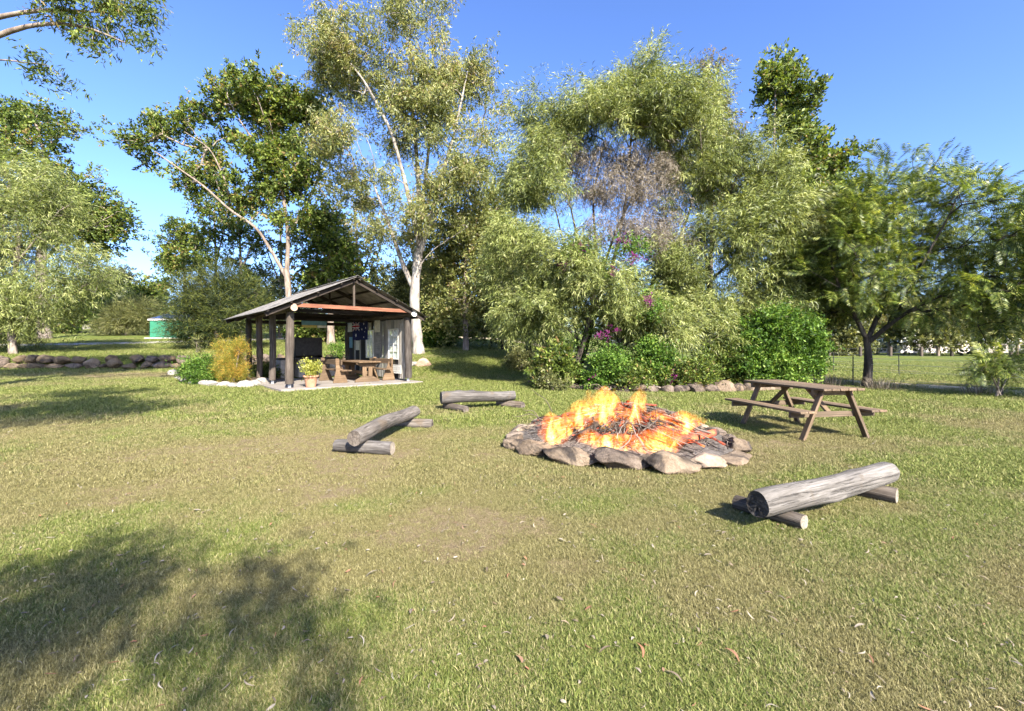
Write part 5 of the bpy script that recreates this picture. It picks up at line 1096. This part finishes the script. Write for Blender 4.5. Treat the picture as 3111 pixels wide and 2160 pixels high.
make_tree('overhanging_gum', 'gum whose leafy branches reach in at the top left corner', 'tree', b,
    [([(b[0], b[1], b[2] - .1), (-15.2, 8.6, 3), (-14.8, 9, 6), (-14.4, 9.2, 9)], .34, .2), ([(-14.8, 9, 6.2), *pxl(d, (-150, 180), (-40, 120), (60, 78), (150, 66), (240, 70), (320, 100), (380, 130))], .12, .012), ([(-14.5, 9.2, 8), *pxl(d, (-100, 75), (0, 52), (70, 32), (130, 28), (220, 30), (340, 40))], .11, .014), ([(-14.8, 9, 5.6), *pxl(d, (-150, 200), (-40, 172), (30, 178), (80, 190))], .06, .012), ([(-14.4, 9.2, 8.8), (-13.5, 8, 11), (-12, 7, 13)], .14, .03)],
    pxlobes(d, [(110, 0, 60, 26), (200, 20, 70, 36), (290, 40, 75, 45), (370, 50, 65, 50), (415, 90, 36, 40), (400, 155, 22, 28), (290, 125, 20, 18), (150, 205, 15, 20), (110, 185, 40, 22), (380, -20, 60, 40), (230, -50, 120, 40)], .7, .4, 15) + [(-12.5, 7.5, 13.5, 2.5, 2.5, 1.6), (-15, 7.5, 11.5, 3.0, 2.6, 1.8), (-17.5, 9.5, 10.5, 2.4, 2.6, 1.8)],
    'gum', L_['broad'], M['bark_tan'], 760, 11, .72, 63, None, .5, .005, .24, None, .2)
# two trees standing behind the camera; their crowns shade the lawn at the lower left
for k, (bx, by, lob, lab) in enumerate(((-7.5, -5.5, [(-6.5, -2.0, 9.0, 2.6, 1.6, 1.2), (-4.2, -1.0, 9.4, 2.2, 1.3, 1.0), (-8.8, -1.6, 8.6, 1.8, 1.2, .9), (-6.4, .8, 9.8, 1.8, .9, .8)], 'gum standing behind the viewer to the left, shading the side lawn'),
                                        (1.2, -8.0, [(1.15, -5.4, 6.2, .60, .75, .40), (2.25, -5.25, 6.0, .25, .25, .25), (2.9, -6.0, 6.0, .15, .25, .2), (.8, -6.0, 6.2, .40, .35, .3), (1.0, -4.85, 6.1, .22, .2, .2)], 'gum standing behind the viewer, shading the near lawn'))):
    b = (bx, by, float(gz(bx, by)))
    make_tree('shade_gum', lab, 'tree', b, [([(bx, by, b[2] - .1), (bx + .1, by + .2, 2.5), (bx + .3, by + .8, 4.6), (lob[0][0], lob[0][1] - .5, lob[0][2] - 1.2)], .24, .1)] + [([(bx + .3, by + .8, 4.6), ((bx + l[0]) / 2, (by + l[1]) / 2, l[2] - 1.2), (l[0], l[1], l[2] - .2)], .08, .02) for l in lob[1:]], lob, 'gum', L_['gum'], M['bark_tan'], 190 if k == 0 else 85, 7 if k == 0 else 5, 1.1 if k == 0 else .7, 70 + k, None, .4, .007, .4, None, .1)
b = (19.5, 8.2, float(gz(19.5, 8.2)))
make_tree('roadside_gum', 'gum just outside the right of the view, shading the strip by the fence', 'tree', b, [([(19.5, 8.2, -.1), (19.4, 8.4, 2), (19.2, 8.8, 3.6)], .2, .12), ([(19.2, 8.8, 3.6), (18.6, 9.2, 5), (18, 9.6, 6)], .08, .03)],
    [(19.0, 8.8, 5.0, 2.2, 2.2, 1.2), (20.6, 8.2, 5.6, 2, 2, 1.3), (18.2, 9.8, 4.0, 1.3, 1.6, .7)], 'gum', L_['gum'], M['bark_tan'], 160, 7, 1.2, 75, None, .4, .008, .4, None, .2)

# she-oak like dark tree left of the shelter
d = 31; b = gb(640, d)
make_tree('she_oak', 'dark wispy she-oak left of the shelter above the rock wall', 'tree', b,
    [(trunk_from(b, pxl(d, (645, 980), (650, 900))), .16, .06), (pxl(d, (642, 1010), (590, 950), (540, 930)), .07, .02), (pxl(d, (644, 990), (720, 930), (760, 900)), .07, .02)],
    pxlobes(d, [(575, 905, 40, 36), (610, 880, 55, 40), (680, 870, 60, 40), (740, 900, 50, 45), (590, 960, 55, 40), (650, 940, 80, 50), (720, 970, 60, 40), (570, 1000, 30, 26), (600, 1010, 60, 24), (700, 1015, 60, 24), (770, 950, 40, 40)], 1.6, 1.0, 16),
    'needle', L_['needle'], M['bark_dark'], 420, 9, 1.5, 81, None, -.1, .008, .5, None, .3)

# ------------------------------------------------------------------ trees further back
def mid_tree(name, label, d, basepx, limbs, rows, kind, leafm, barkm, ntip, per, scale, seed, depth=1.6, droop=.2, group=None, r0=.2):
    b = gb(basepx, d); lb = [(trunk_from(b, pxl(d, *limbs[0])), r0, r0 * .35)] + [(pxl(d, *l), r0 * .45, .03) for l in limbs[1:]]
    return make_tree(name, label, 'tree', b, lb, pxlobes(d, rows, depth, 1.0, seed), kind, leafm, barkm, ntip, per, scale, seed, group, droop, .012, .5, None, .3, twigs_r=4)
mid_tree('slender_gum', 'slender gum with light crown behind the she-oak, leftmost of the thin trio', 48, 560, [[(562, 900), (560, 780), (545, 700)], [(562, 880), (590, 800), (595, 740)]],
    [(540, 700, 36, 24), (525, 740, 36, 24), (580, 740, 36, 30), (560, 790, 50, 26), (520, 800, 36, 22), (600, 800, 30, 24), (490, 860, 30, 18)], 'broad', L_['broad'], M['bark_grey'], 140, 8, 1.6, 91)
mid_tree('slender_gum', 'thin dark-trunked gum in the middle of the thin trio behind the she-oak', 44, 655, [[(657, 900), (655, 760), (650, 640)], [(656, 800), (680, 700), (690, 640)]],
    [(640, 640, 36, 30), (670, 690, 36, 40), (620, 700, 26, 26), (640, 780, 36, 30), (690, 620, 30, 36), (610, 620, 24, 20)], 'broad', L_['broad'], M['bark_grey'], 90, 7, 1.4, 92)
mid_tree('slender_gum', 'thin gum nearest the shelter roof, right of the thin trio', 44, 735, [[(735, 900), (730, 760), (725, 660)], [(733, 820), (760, 760), (780, 700)]],
    [(720, 660, 36, 36), (745, 720, 36, 40), (780, 740, 36, 40), (705, 720, 24, 30), (770, 830, 40, 40), (720, 800, 30, 30)], 'broad', L_['broad'], M['bark_grey'], 100, 7, 1.4, 93)
for k, (bp, dd, rows, nm) in enumerate(((960, 42, [(900, 760, 60, 50), (960, 700, 60, 60), (1000, 620, 50, 60), (1040, 740, 60, 60), (930, 850, 70, 50), (1010, 860, 70, 50), (980, 540, 50, 50)], 'dark gum standing close behind the shelter ridge'),
        (1080, 44, [(1080, 600, 50, 50), (1110, 700, 60, 60), (1060, 800, 60, 60), (1130, 820, 60, 60), (1090, 900, 70, 50), (1160, 780, 40, 60), (1180, 900, 50, 50)], 'dark gum filling the gap left of the tall white gum'),
        (850, 46, [(800, 860, 60, 50), (860, 900, 60, 40), (780, 930, 50, 40), (840, 960, 60, 30), (900, 940, 50, 40)], 'low dark tree behind the left roof slope of the shelter'))):
    mid_tree('dark_gum', nm, dd, bp, [[(bp, 960), (bp + 5, 820), (bp, 640)], [(bp, 880), (bp + 40, 780), (bp + 60, 720)], [(bp, 860), (bp - 40, 760), (bp - 50, 700)]], rows, 'broad' if k < 2 else 'small', L_['gum'] if k == 1 else L_['olive'], M['bark_grey'], 130, 7, 1.6 if k < 2 else 2.6, 94 + k)
for k, (bp, dd, rows, lf, nm) in enumerate(((1415, 31, [(1340, 720, 60, 60), (1420, 660, 70, 60), (1500, 620, 50, 40), (1380, 800, 70, 60), (1460, 760, 70, 60), (1330, 870, 60, 60), (1420, 880, 80, 60), (1500, 850, 60, 60), (1380, 960, 70, 40), (1450, 970, 60, 40)], 'gum', 'full grey-green tree right of the tall white gum'),
        (1530, 33, [(1500, 720, 50, 50), (1560, 760, 60, 60), (1500, 860, 50, 60), (1560, 900, 60, 50), (1520, 970, 50, 36), (1480, 940, 50, 40), (1590, 830, 50, 60)], 'olive', 'grey-green tree between the full tree and the low weeping wattle'),
        (1605, 26, [(1580, 900, 50, 50), (1620, 960, 50, 40), (1560, 980, 40, 30), (1640, 900, 50, 50), (1610, 850, 60, 40), (1660, 1000, 40, 36)], 'wattle', 'small drooping tree with dark straight trunk near the wire fence'),
        (1290, 36, [(1250, 880, 50, 50), (1300, 830, 40, 40), (1310, 930, 50, 50), (1240, 960, 50, 40)], 'olive', 'dull green tree standing behind the white gum trunk'))):
    mid_tree('bushy_tree', nm, dd, bp, [[(bp, 1000), (bp - 5, 920), (bp, 780)], [(bp, 940), (bp + 40, 850), (bp + 50, 780)], [(bp, 960), (bp - 40, 880), (bp - 50, 800)]], rows, 'small' if lf != 'wattle' else 'wattle', L_[lf], M['bark_tan' if k == 0 else 'bark_dark'], 300, 9, 2.3 if lf != 'wattle' else 1.3, 100 + k)
bush('leafy_bush', 'bright green undergrowth at the foot of the white gum', 33, [(1330, 1010, 50, 20), (1300, 1025, 36, 16), (1370, 1005, 40, 20)], 'broad', L_['bright'], 90, 7, 1.5, 105, 1.0)
mid_tree('stringy_gum', 'pinkish straight trunk gum seen through the shelter opening', 36, 1005, [[(1005, 1000), (1004, 900), (1000, 760)]], [(990, 740, 50, 50), (1030, 790, 50, 50), (960, 820, 50, 40)], 'broad', L_['broad'], M['bark_tan'], 90, 8, 1.7, 106, r0=.3)
bush('leafy_bush', 'dark green undergrowth seen through the shelter behind the barbecue', 40, [(960, 1010, 60, 20), (920, 1000, 40, 24), (1050, 1010, 40, 24)], 'broad', L_['broad'], 110, 7, 1.7, 107, 1.2)
# beyond the driveway at left
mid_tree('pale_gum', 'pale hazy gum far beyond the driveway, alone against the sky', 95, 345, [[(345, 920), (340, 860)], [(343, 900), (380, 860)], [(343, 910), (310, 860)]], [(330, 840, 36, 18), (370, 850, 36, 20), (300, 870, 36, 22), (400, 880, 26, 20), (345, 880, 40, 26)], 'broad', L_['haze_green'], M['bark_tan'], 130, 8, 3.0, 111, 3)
mid_tree('lime_tree', 'small lime green tree with white trunk beyond the driveway', 60, 245, [[(245, 960), (243, 920)], [(244, 960), (280, 920)]], [(230, 920, 30, 24), (270, 900, 40, 22), (300, 920, 36, 26), (240, 950, 36, 20), (280, 950, 36, 20)], 'broad', L_['bright'], M['bark_white'], 110, 8, 2.2, 112, 1.5)
bush('rounded_shrub', 'large olive rounded shrub left of the green shed', 52, [(400, 950, 60, 36), (350, 960, 40, 26), (440, 960, 36, 30), (390, 985, 70, 20), (330, 990, 50, 16)], 'needle', L_['olive'], 300, 9, 1.9, 113, 1.6)
bush('rounded_shrub', 'dark green shrub under the lime green tree beyond the driveway', 58, [(195, 985, 30, 18), (220, 975, 30, 18), (170, 985, 30, 20)], 'broad', L_['broad'], 80, 8, 1.8, 114, 1.2)
bush('rounded_shrub', 'mixed green shrub hiding the far house at left', 64, [(130, 960, 50, 36), (60, 975, 50, 26), (190, 950, 40, 30), (10, 960, 50, 36)], 'small', L_['olive'], 160, 8, 3.2, 115, 1.6)
mid_tree('dark_tree', 'dark tree just left of the green shed roof', 58, 445, [[(445, 970), (447, 920)], [(445, 960), (470, 910)]], [(440, 905, 30, 22), (470, 890, 30, 20), (420, 930, 30, 20), (470, 930, 30, 22), (480, 860, 26, 16)], 'broad', L_['broad'], M['bark_dark'], 100, 8, 2.0, 116, 1.4)
# behind the paddock at right
for k, (bp, dd, top, lf, nm) in enumerate(((2545, 70, 940, 'olive', 'olive tree far behind the paddock just left of the feathery trunk'), (2700, 74, 880, 'gum', 'far gum seen under the feathery branches right of the trunk'), (2850, 68, 900, 'olive', 'far dull green tree behind the paddock under the feathery tree'), (2980, 72, 860, 'gum', 'far pale gum behind the paddock towards the right edge'), (3090, 66, 880, 'olive', 'far bushy tree at the right edge behind the paddock'))):
    mid_tree('paddock_tree', nm, dd, bp, [[(bp, 1030), (bp + 5, 980), (bp, top + 30)], [(bp, 1000), (bp + 40, top + 60)], [(bp, 1000), (bp - 40, top + 60)]], [(bp, top + 20, 50, 30), (bp - 50, top + 60, 50, 30), (bp + 50, top + 60, 50, 30), (bp, top + 90, 70, 40), (bp - 40, top + 120, 50, 26), (bp + 50, top + 120, 50, 26)], 'broad', L_[lf], M['bark_tan'], 150, 8, 2.4, 120 + k, 2.0)
bush('young_tree', 'thin young sapling at the right edge by the wire fence', 13.6, [(3040, 1090, 40, 30), (3000, 1110, 36, 22), (3070, 1120, 30, 24)], 'frond', L_['feather'], 46, 4, .7, 130, .4, 'sapling')
# far-off wood all round (one mass)
r = np.random.default_rng(42); n = 5200; ang = r.uniform(-1.35, 1.35, n); rad = r.uniform(88, 150, n) + 20 * (vnoise(ang * 9, ang * 0))
x = rad * np.sin(ang); y = rad * np.cos(ang); hmax = 4.5 + 7.0 * vnoise(ang * 22 + 40, rad * .05) + np.where(ang > .1, 1.0, -1.0)
z = gz(x, y) + hmax * r.random(n) ** .8
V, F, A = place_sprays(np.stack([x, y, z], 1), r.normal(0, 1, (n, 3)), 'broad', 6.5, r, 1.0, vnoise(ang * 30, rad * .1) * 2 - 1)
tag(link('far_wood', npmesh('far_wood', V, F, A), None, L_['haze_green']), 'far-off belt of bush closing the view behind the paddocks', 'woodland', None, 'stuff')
# dry grass tussocks by the fence
for k, (px, dd, lab) in enumerate(((2680, 16.0, 'dry brown grass tussock at the foot of the feathery tree'), (2975, 14.5, 'dry brown grass tussock further right along the fence'), (2525, 17.5, 'dry grass tussock left of the feathery trunk'))):
    b = gb(px, dd); rr = np.random.default_rng(k); V = []; F = []; A = []
    for q in range(150):
        a = rr.uniform(0, 6.28); u = rr.random() * .45; h = rr.uniform(.15, .5); ln = rr.uniform(.1, .5); p0 = np.array((b[0] + 1.6 * u * math.cos(a), b[1] + u * math.sin(a), b[2] - .02)); dv = np.array((math.cos(a), math.sin(a), 0)) * ln; s_ = np.array((-math.sin(a), math.cos(a), 0)) * .006; i = len(V)
        V += [p0 - s_, p0 + s_, p0 + dv * .5 + s_ + (0, 0, h * .8), p0 + dv * .5 - s_ + (0, 0, h * .8), p0 + dv + s_ * .2 + (0, 0, h), p0 + dv - s_ * .2 + (0, 0, h)]; F += [(i, i + 1, i + 2, i + 3), (i + 3, i + 2, i + 4, i + 5)]; A += [rr.random()] * 6
    o = at_origin('grass_tussock', npmesh('grass_tussock', V, F, A, False, b), None, L_['dead'], Vector(b)); tag(o, lab, 'grass', 'tussocks along the fence')

# ------------------------------------------------------------------ leaf litter
m, nt, ns, lk = newmat('dry_leaf'); oi = N(nt, 'ShaderNodeObjectInfo')
c = ramp(nt, oi.outputs['Random'], [(0, (.12, .09, .06)), (.45, (.19, .16, .12)), (.75, (.26, .23, .18)), (.9, (.18, .10, .06)), (1, (.22, .10, .055))]); finish(m, nt, c, .8, None, spec=.2); M['dry_leaf'] = m
def leaf_mesh(seed, L, w):
    rr = np.random.default_rng(seed); V = []; n = 7; cu = rr.uniform(-.4, .4); ar = rr.uniform(.05, .25)
    for i in range(n):
        t = i / (n - 1); ww = w * math.sin(math.pi * (.06 + .9 * t)) ** .8; x = (t - .5) * L; y = cu * L * (t - .5) ** 2 * 2; z = .006 + ar * L * .5 * math.sin(math.pi * t)
        V += [(x, y - ww / 2, z + .15 * ww), (x, y, z), (x, y + ww / 2, z + .2 * ww)]
    F = [(i * 3 + j, i * 3 + j + 1, i * 3 + j + 4, i * 3 + j + 3) for i in range(n - 1) for j in range(2)]
    me = npmesh('fallen_leaf', V, F, None, True); me.materials.append(M['dry_leaf']); return me
LM = [leaf_mesh(k, l, w) for k, (l, w) in enumerate(((.06, .015), (.08, .013), (.055, .019), (.048, .022), (.085, .015)))]
spots = [(1625, 1555), (1800, 1610), (2050, 1595), (2200, 1630), (1920, 1730), (2450, 1750), (2490, 1780), (1700, 1840), (1790, 1870), (2230, 2010), (2610, 1920), (2800, 2010), (3090, 2035), (1580, 2030), (1950, 2000), (1415, 1610), (1130, 1760), (1250, 1880), (1000, 1500), (740, 1280), (380, 1455), (1840, 2000), (2720, 1690), (2900, 1560), (2500, 1560), (600, 1560), (1350, 1480), (2150, 1700), (1660, 1960), (2050, 2080), (2350, 1900), (1480, 1750)]
for k, (px, py) in enumerate(spots):
    dd = FPX * EYE / (py - CY); x_ = (px - CX) / FPX * dd; o = bpy.data.objects.new('fallen_leaf', LM[k % 5]); COL.objects.link(o); o.location = gp(x_, dd, .025); o.rotation_euler = (random.uniform(-.3, .3), random.uniform(-.3, .3), random.uniform(0, 6.28))
    tag(o, 'dry curled gum leaf lying on the open lawn', 'leaf', 'fallen leaves on the lawn')
lcol = bpy.data.collections.new('litter_bits')
for k in range(4): lcol.objects.link(bpy.data.objects.new('litter_bit', leaf_mesh(50 + k, (.035, .05, .028, .06)[k], (.012, .008, .014, .007)[k])))
rl = np.random.default_rng(8); n = 3200; y = rl.uniform(1.7, 11, n); x = rl.uniform(-1.2, 1.2, n) * y
kp = (np.hypot(x - 1.80, y - 7.46) > 2.1); x, y = x[kp], y[kp]; n = len(x)
instancer('leaf_litter', np.stack([x, y, gz(x, y) + .018], 1), lcol, {'idx': ('INT', rl.integers(0, 4, n)), 'scl': ('FLOAT', rl.uniform(.5, 1.1, n)), 'rot': ('FLOAT_VECTOR', np.stack([rl.normal(0, .3, n), rl.normal(0, .3, n), rl.uniform(0, 6.28, n)], 1))}, 'fine scattered dry leaf and bark litter in the lawn', 'litter')
